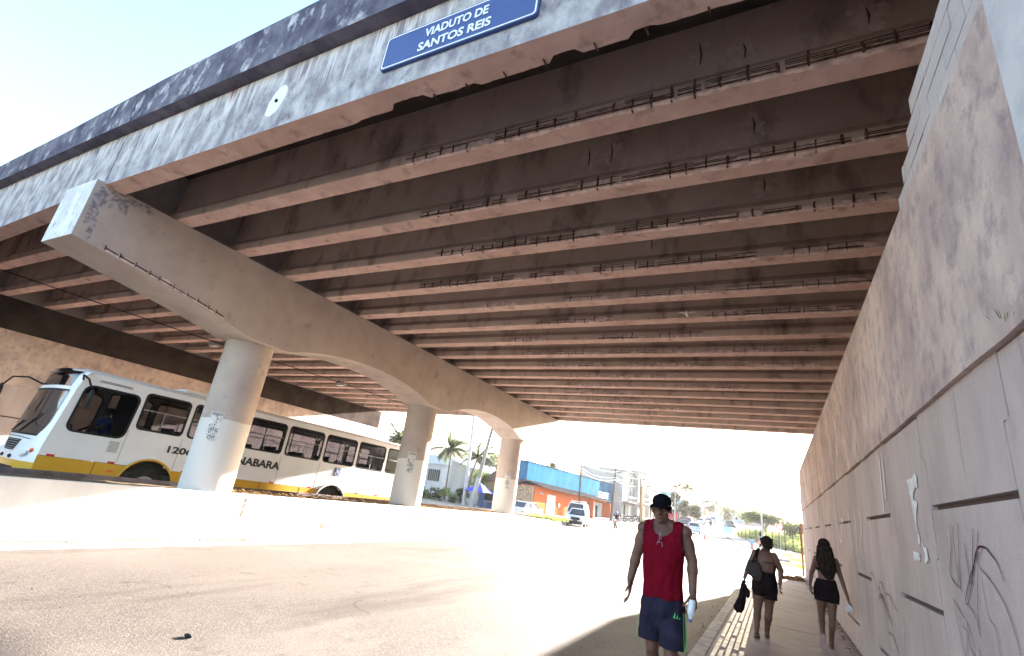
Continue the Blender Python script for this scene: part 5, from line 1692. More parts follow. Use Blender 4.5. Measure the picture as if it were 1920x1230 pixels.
def motorbike(label, x, y, rot, group=None, rider=None, z=None):
    T = thing('motorcycle', label, 'motorcycle', (x, y, gz(x, y) + .03), group, local=True, rotz=rot)
    for yy in (.62, -.62):
        bm = bm_()
        for a in range(18):
            q0, q1 = 2 * PI * a / 18, 2 * PI * (a + 1) / 18
            tube(bm, [(0, yy + .26 * math.cos(q0), .30 + .26 * math.sin(q0)), (0, yy + .26 * math.cos(q1), .30 + .26 * math.sin(q1))], .05, 6, cap=False)
        w = part('wheel', bm, TYRE, T, smooth=True)
        bm = bm_(); tube(bm, [(-.05, yy, .3), (.05, yy, .3)], .09, 10)
        for a in range(6): tube(bm, [(0, yy, .3), (0, yy + .24 * math.cos(a * PI / 3), .3 + .24 * math.sin(a * PI / 3))], .012, 4)
        part('hub', bm, GREY, w)
    bm = bm_(); ell(bm, (0, .12, .80), (.14, .28, .13)); caps(bm, (0, .35, .80), (0, .1, .42), .05, .06); caps(bm, (0, -.1, .42), (0, -.55, .62), .06, .05); ell(bm, (0, -.62, .74), (.09, .20, .07))
    part('frame', bm, RED if rider else CARD, T, smooth=True)
    bm = bm_(); ell(bm, (0, .02, .42), (.14, .20, .15)); part('engine', bm, GREY, T, smooth=True)
    bm = bm_(); ell(bm, (0, -.32, .80), (.12, .36, .06)); part('seat', bm, BLK, T, smooth=True)
    bm = bm_(); tube(bm, [(-.08, .62, .3), (-.08, .42, .95)], .022, 6); tube(bm, [(.08, .62, .3), (.08, .42, .95)], .022, 6); tube(bm, [(-.36, .30, 1.02), (-.1, .42, .98), (.1, .42, .98), (.36, .30, 1.02)], .018, 6)
    part('handlebar', bm, BLK, T)
    bm = bm_(); ell(bm, (0, .52, .86), (.10, .06, .10)); part('headlight', bm, LAMP, T, smooth=True)
    bm = bm_(); tube(bm, [(.14, .05, .3), (.16, -.6, .36)], .04, 8); part('exhaust', bm, CHROME, T)
    return T

def figure(label, x, y, z, h, face, shirt, pants, skin=None, seated=False, helmet=None, longhair=False, vox=.022, cat='person'):
    """small far-off figure, body one surface; face: heading in radians, 0 = +Y"""
    T = thing('person', label, cat, (x, y, z), local=True, rotz=-face)
    s = h / 1.7
    sk = skin or SKIN2
    V3 = lambda a, b, c_: (a * s, b * s, c_ * s)
    HP = [(-.09, 0, .90), (.09, 0, .90)]; SH = [(-.19, 0, 1.40), (.19, 0, 1.40)]
    if seated:
        b_ = -.15
        HP = [(-.10, b_, .90), (.10, b_, .90)]; KN = [(-.20, b_ + .42, .82), (.20, b_ + .42, .82)]; AN = [(-.19, b_ + .30, .38), (.19, b_ + .30, .38)]
        SH = [(-.20, b_ + .05, 1.42), (.20, b_ + .05, 1.42)]; EL = [(-.33, b_ + .20, 1.20), (.33, b_ + .20, 1.20)]; WR = [(-.34, b_ + .43, 1.06), (.34, b_ + .43, 1.06)]; oy = b_
    else:
        KN = [(-.10, .06, .50), (.10, -.02, .50)]; AN = [(-.10, .08, .09), (.10, -.14, .10)]
        EL = [(-.25, -.03, 1.13), (.25, .0, 1.13)]; WR = [(-.24, .06, .90), (.25, .08, .90)]; oy = 0
    bm = bm_()
    ering(bm, [V3(0, oy, .86) + (.15 * s, .11 * s, 0), V3(0, oy, 1.05) + (.13 * s, .10 * s, 0), V3(0, oy + .02, 1.30) + (.17 * s, .11 * s, 0), V3(0, oy + .03, 1.43) + (.10 * s, .07 * s, 0)], 14)
    caps(bm, V3(0, oy + .03, 1.42), V3(0, oy + .04, 1.54), .05 * s, .05 * s)
    for k in (0, 1):
        limb(bm, [V3(*SH[k]), V3(*EL[k]), V3(*WR[k])], [.055 * s, .042 * s, .032 * s]); limb(bm, [V3(*HP[k]), V3(*KN[k]), V3(*AN[k])], [.09 * s, .06 * s, .042 * s])
        w = Vector(V3(*WR[k])); d = (w - Vector(V3(*EL[k]))).normalized(); hand(bm, w, w + d, (0, 1, 0) if not seated else (1, 0, 0), s * 1.05, .4)
        a = Vector(V3(*AN[k])); ell(bm, a + Vector((0, .06 * s, -.05 * s)), (.045 * s, .12 * s, .035 * s))
    head(bm, V3(0, oy + .05, 1.60), (0, 1, 0), s)
    body = vpart('body', bm, sk, T, vox * s * .6, sm=2)
    bm = bm_(); ering(bm, [V3(0, oy, .93) + (.175 * s, .13 * s, 0), V3(0, oy, 1.05) + (.16 * s, .125 * s, 0), V3(0, oy + .02, 1.30) + (.19 * s, .13 * s, 0), V3(0, oy + .03, 1.42) + (.14 * s, .09 * s, 0)], 14)
    for k in (0, 1): caps(bm, V3(*SH[k]), Vector(V3(*SH[k])).lerp(Vector(V3(*EL[k])), .6), .072 * s, .06 * s)
    vpart('shirt', bm, shirt, T, vox * s * .6, sm=2)
    bm = bm_(); ering(bm, [V3(0, oy, .84) + (.175 * s, .13 * s, 0), V3(0, oy, .97) + (.168 * s, .125 * s, 0)], 14)
    for k in (0, 1): caps(bm, V3(*HP[k]), Vector(V3(*HP[k])).lerp(Vector(V3(*KN[k])), .75), .105 * s, .085 * s)
    vpart('shorts', bm, pants, T, vox * s * .6, sm=2)
    bm = bm_()
    if helmet: ell(bm, V3(0, oy + .05, 1.63), (.125 * s, .145 * s, .135 * s))
    else:
        ell(bm, V3(0, oy + .03, 1.64), (.09 * s, .11 * s, .09 * s))
        if longhair: ell(bm, V3(0, oy - .06, 1.50), (.09 * s, .05 * s, .17 * s))
    part('helmet' if helmet else 'hair', bm, helmet or HAIR, body, smooth=True)
    return T
SH_B = mat('sky_blue_shirt', (.22, .42, .62), .8); SH_G = mat('grey_shirt', (.28, .27, .26), .8); SH_P = mat('salmon_shorts', (.60, .25, .20), .8); SH_K = mat('blue_driver_shirt', (.03, .08, .42), .8)
motorbike('red motorcycle with lit front ridden towards the camera beside the left buildings', -14.7, 54.2, R(186), rider=1)
figure('rider with a blue helmet on the oncoming red motorcycle', -14.7, 54.2, gz(-14.7, 54.2) + .03, 1.66, R(174), DKC, DKC, seated=True, helmet=mat('blue_helmet', (.06, .11, .30), .4))
motorbike('dark motorcycle riding away in the middle of the road past the cone', -10.05, 100, R(6))
figure('rider dressed in black on the motorcycle in the middle of the road', -10.05, 100, gz(-10.05, 100) + .03, 1.66, R(-6), DKC, DKC, seated=True, helmet=BLK)
for k in range(5):
    m_ = motorbike('motorcycle parked at the left kerb in front of the white shops', -21.9 + .3 * (k % 2), 84 + 2.6 * k, R(70 + 12 * (k % 3)), 'motorcycles parked by the shops')
figure('small child in a light blue shirt on the far pavement', -1.75, 49.8, .02, 1.15, R(20), SH_B, SH_P)
figure('long-haired woman in grey top and salmon shorts walking ahead of the child', -1.15, 52.6, .02, 1.62, R(0), SH_G, SH_P, longhair=True)
# bus driver and two passengers
def inbus(u, v, z):
    return BUS.matrix_world @ Vector((u, v, z))
bpy.context.view_layer.update()
q = inbus(.95, .62, .62)
figure('bus driver in a blue shirt seated behind the front side window', q.x, q.y, q.z, 1.66, R(180 + 6), SH_K, DKC, seated=True)
for k, (u, v) in enumerate(((6.35, .50), (9.55, .50))):
    q = inbus(u - .05, v, .42)
    figure(('passenger in red seated at the third visible window from the rear', 'passenger in dark clothes seated near the rear of the bus')[k], q.x, q.y, q.z, 1.62, R(186), (REDC, DKC)[k], DKC, seated=True)

# traffic cone
T = thing('traffic_cone', 'red-orange traffic cone standing alone in the road', 'cone', (-7.2, 65.1, 0))
bm = bm_(); tube(bm, [(-7.2, 65.1, .06), (-7.2, 65.1, .72)], [.17, .03], 16); part('cone_body', bm, mat('cone_red', (.68, .05, .03), .5), T)
bm = bm_(); box(bm, -7.42, -6.98, 64.88, 65.32, .02, .06); part('base', bm, BLK, T)

# ------------------------------------------------------------------ buildings
PW_ = mat('pale_plaster', (.42, .40, .385), .9, (.30, .28, .27), .8, (.4, .7), .2, 10, (1, 1, .5), (.36, .33, .31), 1.6, (.60, .78))
OR = mat('orange_plaster', (.55, .15, .055), .9, (.52, .135, .05), .9, (.4, .7), .2, 10, (1, 1, .5), (.42, .15, .08), 2.2, (.62, .8))
BLW = mat('blue_painted_wall', (.030, .115, .23), .9, (.045, .15, .27), .35, (.4, .68), .2, 8, (1, 1, .4), (.04, .06, .09), 1.1, (.54, .70), stretch3=(1, 1, .5), detail=12)
ROOFG = mat('grey_corrugated_roof', (.085, .075, .072), .9, (.14, .12, .11), 2, (.4, .7))
ROOFT = mat('red_clay_roof', (.30, .13, .09), .9, (.20, .10, .08), 3, (.4, .7))
STONE = mat('stone_cladding', (.36, .26, .17), .9, (.20, .14, .10), 5, (.42, .58), .6, 10)
OPEN = mat('dark_opening', (.03, .028, .028), .9)
SHUT = mat('white_door_paint', (.66, .66, .65), .6, (.50, .50, .49), 4, (.4, .7))
def facade(T, X, y0, y1, z0, z1, depth, m, name='wall', slope=0):
    """wall block whose street face lies at X (looking +X)"""
    bm = bm_(); vs = box(bm, X - depth, X, y0, y1, z0, z1)
    for v in vs:
        if v.co.z > z0 + .01: v.co.z += slope * (v.co.y - y0) / (y1 - y0)
    return part(name, bm, m, T)
def opening(T, X, y0, y1, z0, z1, m=OPEN, name='window', frame=SHUT):
    bm = bm_(); box(bm, X - .04, X + .02, y0, y1, z0, z1)
    o = part(name, bm, m, T)
    if frame is not None:
        f = .06; bm = bm_()
        box(bm, X + .0, X + .05, y0 - f, y0, z0 - f, z1 + f); box(bm, X + .0, X + .05, y1, y1 + f, z0 - f, z1 + f); box(bm, X + .0, X + .05, y0, y1, z1, z1 + f)
        if name == 'window': box(bm, X + .0, X + .09, y0, y1, z0 - f, z0); box(bm, X + .021, X + .04, (y0 + y1) / 2 - .03, (y0 + y1) / 2 + .03, z0, z1)
        part('frame', bm, frame, o)
    return o
# orange house
T = thing('orange_house', 'low orange house with a white garage door against the blue wall', 'house', (-26, 72, 0))
w = facade(T, -26.0, 58.0, 88.5, 0, 3.45, 1.9, OR, slope=-.25)
opening(T, -26.0, 62.0, 64.9, .16, 2.62, SHUT, 'garage_door', PW_); bm = bm_()
for k in range(12): box(bm, -25.975, -25.965, 62.1 + .23 * k, 62.13 + .23 * k, .2, 2.55)
part('door_ribs', bm, GREY, T)
bm = bm_(); box(bm, -25.97, -25.93, 59.4, 60.3, 2.55, 2.78); part('wall_plate', bm, BLUE, T)
bm = bm_(); box(bm, -25.97, -25.88, 66.0, 66.5, 1.3, 1.75); part('meter_box', bm, GREY, T)
opening(T, -26.0, 74.2, 75.4, 1.1, 2.3); opening(T, -26.0, 80.6, 81.9, .14, 2.3, OPEN, 'door')
bm = bm_(); box(bm, -25.99, -25.94, 78.6, 86.3, .02, 2.75); part('white_panel', bm, PW_, T); opening(T, -25.93, 82.6, 83.7, .14, 2.25, OPEN, 'door', None)
for y in (78.4, 87.9):
    bm = bm_(); box(bm, -26.0, -24.9, y - .16, y + .16, 0, 2.95); part('porch_pillar', bm, OR, T)
bm = bm_(); rows = []
n_ = 150
for k in range(n_ + 1):
    y = 58.2 + 30.8 * k / n_; dz = -.25 * (y - 56) / 32.5 + .045 * math.sin(k * 1.7)
    rows.append([bm.verts.new(p) for p in ((-28.0, y, 4.15 + dz), (-24.7, y, 3.38 + dz), (-24.7, y, 3.30 + dz), (-28.0, y, 4.07 + dz))])
for a, b in zip(rows, rows[1:]):
    for k in range(4): bm.faces.new((a[k], a[(k + 1) % 4], b[(k + 1) % 4], b[k]))
part('roof', bm, ROOFG, T)
# blue building
T = thing('blue_building', 'tall windowless sky-blue wall of a building rising behind the orange house', 'building', (-28, 80, 0))
facade(T, -28.05, 59.5, 99.5, 0, 6.35, 1.2, BLW, slope=.3)
bm = bm_(); vs = box(bm, -29.35, -27.95, 59.4, 99.7, 6.36, 6.44)
for v in vs: v.co.z += .3 * (v.co.y - 59.4) / 40.3
part('coping', bm, mat('mouldy_coping', (.05, .045, .045), .9), T)
bm = bm_()
for z in (3.75, 4.15, 4.55): tube(bm, [(-27.9, 86.0, z), (-26.6, 86.0, z), (-26.6, 91.5, z), (-27.9, 91.5, z)], .03, 5)
for y in (86.0, 87.8, 89.6, 91.5): tube(bm, [(-26.6, y, 3.35), (-26.6, y, 4.55)], .03, 5)
part('balcony_rail', bm, GREY, T)
# stone house left of the orange one
T = thing('stone_house', 'low house with rough stone cladding and a brown roof behind the white saloon', 'house', (-30, 52, 0))
facade(T, -26.05, 57.35, 57.9, 0, 3.3, 4.6, STONE)
bm = bm_(); box(bm, -29.2, -28.2, 57.31, 57.36, .9, 1.8); w = part('window', bm, OPEN, T)
bm = bm_(); box(bm, -27.5, -26.7, 57.31, 57.36, .8, 1.4); w = part('window', bm, OPEN, T)
bm = bm_(); box(bm, -30.5, -26.1, 57.92, 61, 0, 3.2); part('rear_wall', bm, STONE, T)
bm = bm_(); prism(bm, [(57.2, 3.3), (61.2, 4.3), (61.2, 4.4), (57.2, 3.42)], -30.9, -28.1, 'x'); part('roof', bm, mat('dark_brown_roof', (.12, .07, .06), .9, (.08, .05, .045), 3), T)
T = thing('brown_roofed_house', 'house whose wide dark brown roof shows left of the farthest column', 'house', (-34, 66, 0))
bm = bm_(); box(bm, -37.4, -31.2, 66, 71, 0, 3.6); part('wall', bm, STONE, T)
bm = bm_(); prism(bm, [(65.4, 3.5), (68.5, 5.2), (71.5, 3.5)], -37.8, -30.8, 'x'); part('roof', bm, mat('brown_tile_roof', (.17, .085, .075), .9, (.11, .06, .055), 3), T)
# white house behind the palms
T = thing('white_house', 'white house with a shaded window behind the palm trees at the left', 'house', (-47, 72, 0))
bm = bm_(); box(bm, -56, -46.2, 72, 84, 0, 5.4); part('wall', bm, mat('white_house_plaster', (.40, .41, .43), .9, (.30, .31, .33), .6, (.4, .7)), T)
bm = bm_(); prism(bm, [(-56.6, 5.4), (-45.8, 5.4), (-46.6, 6.7), (-55.8, 6.9)], 71.6, 84.4, 'y'); part('roof', bm, mat('pale_roof_sheet', (.42, .48, .56), .7, (.33, .38, .45), 2), T)
bm = bm_(); box(bm, -52.6, -50.2, 71.93, 72.0, 2.6, 4.5); w = part('window', bm, OPEN, T)
bm = bm_()
for k in range(6): box(bm, -52.6 + .4 * k, -52.54 + .4 * k, 71.88, 71.93, 2.6, 4.5)
part('bars', bm, GREY, w)
T = thing('boundary_wall', 'tall bright white boundary wall stepping down beside the white house', 'wall', (-43, 70, 0))
bm = bm_(); prism(bm, [(-46.2, 0), (-35.6, 0), (-35.6, 3.6), (-38.5, 4.5), (-46.2, 6.2)], 69.0, 69.3, 'y'); part('wall', bm, PW_, T)
# white shop buildings further on
def shop(label, y0, y1, X, h, m, win, nf=2, aw=None, nm='shop_building', dep=9):
    z = gz(X, (y0 + y1) / 2) - .1
    T = thing(nm, label, 'building', (X, (y0 + y1) / 2, z))
    facade(T, X, y0, y1, z, z + h, dep, m)
    bm = bm_(); box(bm, X - dep - .2, X + .25, y0 - .1, y1 + .1, z + h, z + h + .18); part('roof_slab', bm, ROOFG if h < 5 else PW_, T)
    n = max(1, int((y1 - y0) / 3))
    for f in range(nf):
        for k in range(n):
            y = y0 + (k + .5) * (y1 - y0) / n
            if f == 0: opening(T, X, y - .62, y + .62, z + .12, z + 2.5, random.choice([OPEN, SHUT, OPEN]), 'door', None)
            else: opening(T, X, y - .55, y + .55, z + 3.1 * f + .9, z + 3.1 * f + 2.2, OPEN, 'window', SHUT)
    if aw:
        bm = bm_(); prism(bm, [(X, z + 3.1), (X + 1.6, z + 2.65), (X + 1.6, z + 2.55), (X, z + 3.0)], y0 + .5, y1 - .5, 'y'); part('awning', bm, aw, T)
    if nf > 1 and h > 7:
        bm = bm_(); box(bm, X, X + 1.1, y0 + 1, y1 - 1, z + 3.0, z + 3.14)
        for y in lin(y0 + 1.05, y1 - 1.05, 12): tube(bm, [(X + 1.05, y, z + 3.1), (X + 1.05, y, z + 4.0)], .02, 4)
        tube(bm, [(X + 1.05, y0 + 1, z + 4.0), (X + 1.05, y1 - 1, z + 4.0)], .03, 4)
        part('balcony', bm, GREY, T)
GRN = mat('turquoise_plaster', (.25, .52, .50), .9)
REDW = mat('red_plaster', (.42, .045, .06), .9, (.34, .04, .05), 1.5)
shop('white three-storey building beside the blue one, with dark upper windows', 100.2, 108.5, -26.2, 8.9, PW_, 1, 3, ROOFG)
shop('tall white shop building with a balcony, third along the street', 109, 117, -25.2, 9.4, PW_, 1, 3)
shop('cream two-storey shop with an awning, fourth along the street', 117.5, 127, -24.6, 6.4, mat('cream_plaster', (.62, .56, .46), .9, (.5, .45, .37), 1), 1, 2, ROOFT)
shop('low white building with a dark roof, fifth along the street', 128, 142, -24.4, 4.4, PW_, 1, 1, None, 'low_building')
shop('turquoise building past the low white one', 143, 154, -24.6, 6.2, GRN, 1, 2)
shop('red-walled kiosk-like building below the blue hoarding', 100, 103.5, -15.9, 2.3, REDW, 1, 1, None, 'red_building', 1.9)
shop('pale two-storey building at the bend of the hill street', 156, 172, -25.0, 6.6, PW_, 1, 2)
# blue hoarding
T = thing('billboard', 'light blue blank hoarding raised on posts above the red building', 'billboard', (-18.8, 120, 1.4))
z = 0
bm = bm_(); box(bm, -20.5, -17.2, 120, 120.15, 5.1, 6.2); part('panel', bm, mat('pale_blue_panel', (.30, .52, .68), .7, (.22, .42, .60), .8), T)
for x in (-20.1, -17.6):
    bm = bm_(); tube(bm, [(x, 120.25, 0), (x, 120.25, 6.1)], .09, 8); part('post', bm, GREY, T)
# blue kiosk with a parasol
T = thing('kiosk', 'small dark blue street kiosk with a counter between the column and poles', 'kiosk', (-32.6, 59.5, 0))
bm = bm_(); box(bm, -34.6, -30.9, 59.2, 61.4, 0, 2.1); part('wall', bm, mat('kiosk_blue', (.05, .13, .34), .7, (.04, .09, .24), 2), T)
bm = bm_(); box(bm, -34.9, -30.6, 58.7, 61.7, 2.1, 2.2); part('roof', bm, ROOFG, T)
bm = bm_(); box(bm, -33.6, -31.6, 59.14, 59.2, 1.0, 1.8); part('hatch', bm, OPEN, T)
bm = bm_(); box(bm, -33.2, -31.2, 58.3, 58.9, .78, .84); 
for x in (-33.1, -31.3):
    for y in (58.35, 58.85): tube(bm, [(x, y, 0), (x, y, .8)], .03, 5)
o = obj('table', bm, mat('pale_wood_table', (.52, .40, .30), .8)); tag(o, 'pale wooden table standing in front of the blue kiosk', 'table')
T = thing('parasol', 'blue and white striped parasol spread in front of the kiosk', 'parasol', (-33.4, 57.2, 0))
PB, PWH = mat('parasol_blue', (.05, .07, .48), .8), mat('parasol_white', (.78, .78, .80), .8)
bm = bm_(); apex = bm.verts.new((-33.4, 57.2, 2.92)); rim = [bm.verts.new((-33.4 + 2.0 * math.cos(2 * PI * k / 16), 57.2 + 2.0 * math.sin(2 * PI * k / 16), 1.82 + (.0 if k % 2 else -.06))) for k in range(16)]
for k in range(16):
    f = bm.faces.new((apex, rim[k], rim[(k + 1) % 16])); f.material_index = 1 if (k // 2) % 4 == 3 else 0
me_o = part('canopy', bm, [PB, PWH], T)
bm = bm_(); tube(bm, [(-33.4, 57.2, 0), (-33.4, 57.2, 2.9)], .03, 6); part('pole', bm, GREY, T)
bm = bm_(); box(bm, -33.7, -33.1, 56.9, 57.5, 0, .1); part('base', bm, KERB, T)
# ------------------------------------------------------------------ poles and wires
def pole(label, x, y, h, lean=(0, 0), r=.14, m=None, nm='utility_pole', arm=True, paint=None):
    z = gz(x, y)
    T = thing(nm, label, 'pole', (x, y, z))
    top = Vector((x + lean[0], y + lean[1], z + h)); base = Vector((x, y, z - .05))
    bm = bm_(); tube(bm, [base, base.lerp(top, .5), top], [r * 1.25, r, r * .75], 10); part('shaft', bm, m or WOOD, T, smooth=True)
    if paint:
        bm = bm_(); tube(bm, [base, base.lerp(top, paint)], [r * 1.30, r * 1.18], 10); part('painted_base', bm, PW_, T)
    if arm:
        c_ = base.lerp(top, .95)
        bm = bm_(); tube(bm, [c_ + Vector((-1.0, 0, 0)), c_ + Vector((1.0, 0, 0))], .06, 6)
        for dx in (-.9, -.45, .45, .9): tube(bm, [c_ + Vector((dx, 0, .0)), c_ + Vector((dx, 0, .22))], [.05, .03], 6)
        part('crossarm', bm, m or WOOD, T)
    return top
PC = mat('pole_concrete', (.50, .48, .46), .9, (.38, .36, .34), 2)
t1 = pole('tall pale concrete lamp pole rising past the palm trees', -35.3, 57, 14.5, (-.6, 0), .22, PC, 'lamp_post', False, .12)
t2 = pole('leaning pale pole with a whitewashed foot in front of the kiosk', -33.0, 55.0, 10.5, (1.6, 0), .24, mat('grey_pole_concrete', (.27, .24, .22), .9, (.2, .18, .165), 2), paint=.33)
t3 = pole('slim dark pole in front of the blue wall', -23.5, 67.7, 8.0, (-.3, 0), .13)
t4 = pole('dark timber pole at the end of the blue building', -23.1, 82, 7.9, (.3, 0), .16)
t5 = pole('dark pole with cables beside the white shops', -20.85, 92.5, 7.6, (-.15, 0), .15)
t6 = pole('pale yellowish pole with a rusty foot by the shops', -20.5, 92.0, 5.9, (-.1, 0), .2, mat('ochre_pole', (.48, .38, .20), .9, (.35, .22, .12), 1), arm=False)
t7 = pole('grey pole right behind the man in red', -20.3, 101, 5.9, (.3, 0), .17, PC)
t8 = pole('street lamp pole by the blue hoarding', -15.6, 96, 5.6, (0, 0), .09, PC, 'lamp_post', False)
t9 = pole('slim pole on the left of the hill street', -20.6, 150, 7.5, (0, 0), .12, PC)
t10 = pole('pole halfway up the hill street', -17.6, 190, 7.5, (0, 0), .13, PC)
t11 = pole('pale pole on the right of the road in the trees', -5.6, 118, 8.6, (0, 0), .13, PC)
t12 = pole('pale pole rising out of the hedge near the round sign', -1.6, 84, 6.4, (0, 0), .12, PC)
pairs = [(t2, t3), (t3, t4), (t4, t5), (t5, t7), (t7, t9), (t9, t10), (t5, t11), (t11, t12)]
bm = bm_()
for a, b in pairs:
    for k, (dx, dz) in enumerate(((-.9, -.3), (-.45, -.35), (.5, -.3), (.0, -1.2), (.05, -1.6))):
        pts = []
        for i in range(13):
            t = i / 12; p = a.lerp(b, t) + Vector((dx, 0, dz - (b - a).length * (.02 + .006 * k) * 4 * t * (1 - t))); pts.append(p)
        tube(bm, pts, .022 if k < 3 else .04, 4)
wo = obj('overhead_wires', bm, BLK); tag(wo, 'dark overhead cables strung from pole to pole along the street', 'wires', kind='stuff')
# street lamp head on t8
bm = bm_(); tube(bm, [t8, t8 + Vector((-.8, 0, .25)), t8 + Vector((-1.6, 0, .1))], .05, 6); ell(bm, t8 + Vector((-1.7, 0, .05)), (.28, .12, .08)); o = obj('lamp_arm', bm, GREY)
o.parent = bpy.data.objects['lamp_post.001']; o.matrix_parent_inverse = Matrix.Translation(-Vector(o.parent.location))
bm = bm_(); tube(bm, [t1, t1 + Vector((1.2, 0, .3))], .07, 6); ell(bm, t1 + Vector((1.4, 0, .25)), (.4, .2, .1)); o = obj('lamp_arm', bm, GREY)
o.parent = bpy.data.objects['lamp_post']; o.matrix_parent_inverse = Matrix.Translation(-Vector(o.parent.location))

# ------------------------------------------------------------------ signs at the right
T = thing('traffic_sign', 'round white traffic sign with red rim on a thin pole by the hedge', 'sign', (.55, 70, 0))
bm = bm_(); tube(bm, [(.55, 70, 0), (.55, 70, 2.3)], .035, 6); part('pole', bm, PC, T)
bm = bm_(); tube(bm, [(.55, 69.95, 2.55), (.55, 69.98, 2.55)], .36, 24); d_ = part('disc', bm, RED, T)
bm = bm_(); tube(bm, [(.55, 69.93, 2.55), (.55, 69.95, 2.55)], .28, 24); part('sign_face', bm, WHITE, d_)
T = thing('info_sign', 'small pale blue panel on a post at the right kerb up the road', 'sign', (-6.1, 84, 0))
bm = bm_(); box(bm, -6.75, -5.45, 84, 84.05, .9, 1.8); part('panel', bm, mat('faded_blue_sign', (.40, .56, .66), .7), T)
bm = bm_(); tube(bm, [(-6.1, 84.08, 0), (-6.1, 84.08, 1.8)], .04, 6); part('pole', bm, GREY, T)
# pipe fixed on the end of the right wall
bm = bm_(); tube(bm, [(1.03, 26.42, .1), (1.03, 26.42, 2.3)], .035, 8); o = obj('drain_pipe', bm, mat('rusty_pipe', (.22, .09, .06), .9)); tag(o, 'rusty thin pipe standing at the far end of the right wall', 'pipe')
# fence posts in front of the thicket
for k in range(13):
    t = k / 12
    x, y = 3.2 - 8.3 * t + random.uniform(-.1, .1), 63 + 27 * t
    bm = bm_(); tube(bm, [(x, y, -.05), (x + random.uniform(-.08, .08), y, 1.9 + random.uniform(-.1, .2))], [.07, .055], 7)
    o = obj('fence_post', bm, WOOD); tag(o, 'weathered fence post in front of the thicket, one of a row', 'post', 'fence posts along the thicket')
bm = bm_()
for z in (.6, 1.1, 1.6): tube(bm, [(3.2 - 8.3 * k / 12, 63 + 27 * k / 12, z) for k in range(13)], .012, 4)
o = obj('fence_wire', bm, GREY); tag(o, 'sagging wire strung along the row of fence posts', 'wire')
# round dark bundle (rock / rubbish) at the end of the pavement
bm = bm_(); ell(bm, (.45, 23.2, .17), (.30, .22, .10)); ell(bm, (.75, 23.35, .18), (.2, .2, .12)); ell(bm, (.2, 23.1, .16), (.15, .14, .06))
T = thing('rubbish_heap', 'low brown heap of leaves and rubbish at the wall near the end of the pavement', 'heap', (.5, 23.2, .15))
vpart('heap', bm, DRY, T, .03, wr=.05)

# ------------------------------------------------------------------ vegetation
def leaf(bm, p, s, rnd):
    n_ = Vector((rnd.gauss(0, 1), rnd.gauss(0, 1), rnd.gauss(0, 1))).normalized()
    a = n_.orthogonal().normalized(); b = n_.cross(a)
    q = rnd.uniform(0, 6.28); a, b = a * math.cos(q) + b * math.sin(q), b * math.cos(q) - a * math.sin(q)
    bm.faces.new([bm.verts.new(p + a * s), bm.verts.new(p + b * s * .5), bm.verts.new(p - a * s), bm.verts.new(p - b * s * .5)])
def tree(nm, label, x, y, h, rx, rz, n, s, m, seed, trunk=.5, cl=12, group=None, cat='tree', z=None, flat=False):
    rnd = random.Random(seed); z = gz(x, y) if z is None else z
    T = thing(nm, label, cat, (x, y, z), group)
    cz = z + h - rz
    cen = []
    for k in range(cl):
        a = rnd.uniform(0, 6.28); r_ = rx * rnd.uniform(.1, .8) ; zz = rnd.uniform(-.75, .75) * (1 if not flat else .5)
        cen.append((Vector((x + r_ * math.cos(a), y + r_ * math.sin(a), cz + rz * zz)), rnd.uniform(.28, .5)))
    bm = bm_()
    if trunk > 0:
        base = Vector((x, y, z - .1)); fork = Vector((x + rnd.uniform(-.2, .2), y, z + h * trunk * .6))
        tube(bm, [base, base.lerp(fork, .5) + Vector((.08, 0, 0)), fork], [.04 * h, .03 * h, .025 * h], 8)
        for c_, _ in cen[:7]: tube(bm, [fork, fork.lerp(c_, .5) + Vector((0, 0, .1 * h)), c_], [.022 * h, .013 * h, .005 * h], 5)
        part('trunk', bm, BARK, T, smooth=True)
    bm = bm_()
    for k in range(n):
        c_, cr = rnd.choice(cen)
        d = Vector((rnd.gauss(0, 1), rnd.gauss(0, 1), rnd.gauss(0, 1))).normalized() * (rnd.random() ** .45)
        leaf(bm, c_ + Vector((d.x * rx * cr, d.y * rx * cr, d.z * rz * cr * 1.2)), s * rnd.uniform(.6, 1.4), rnd)
    part('crown', bm, m, T)
    return T
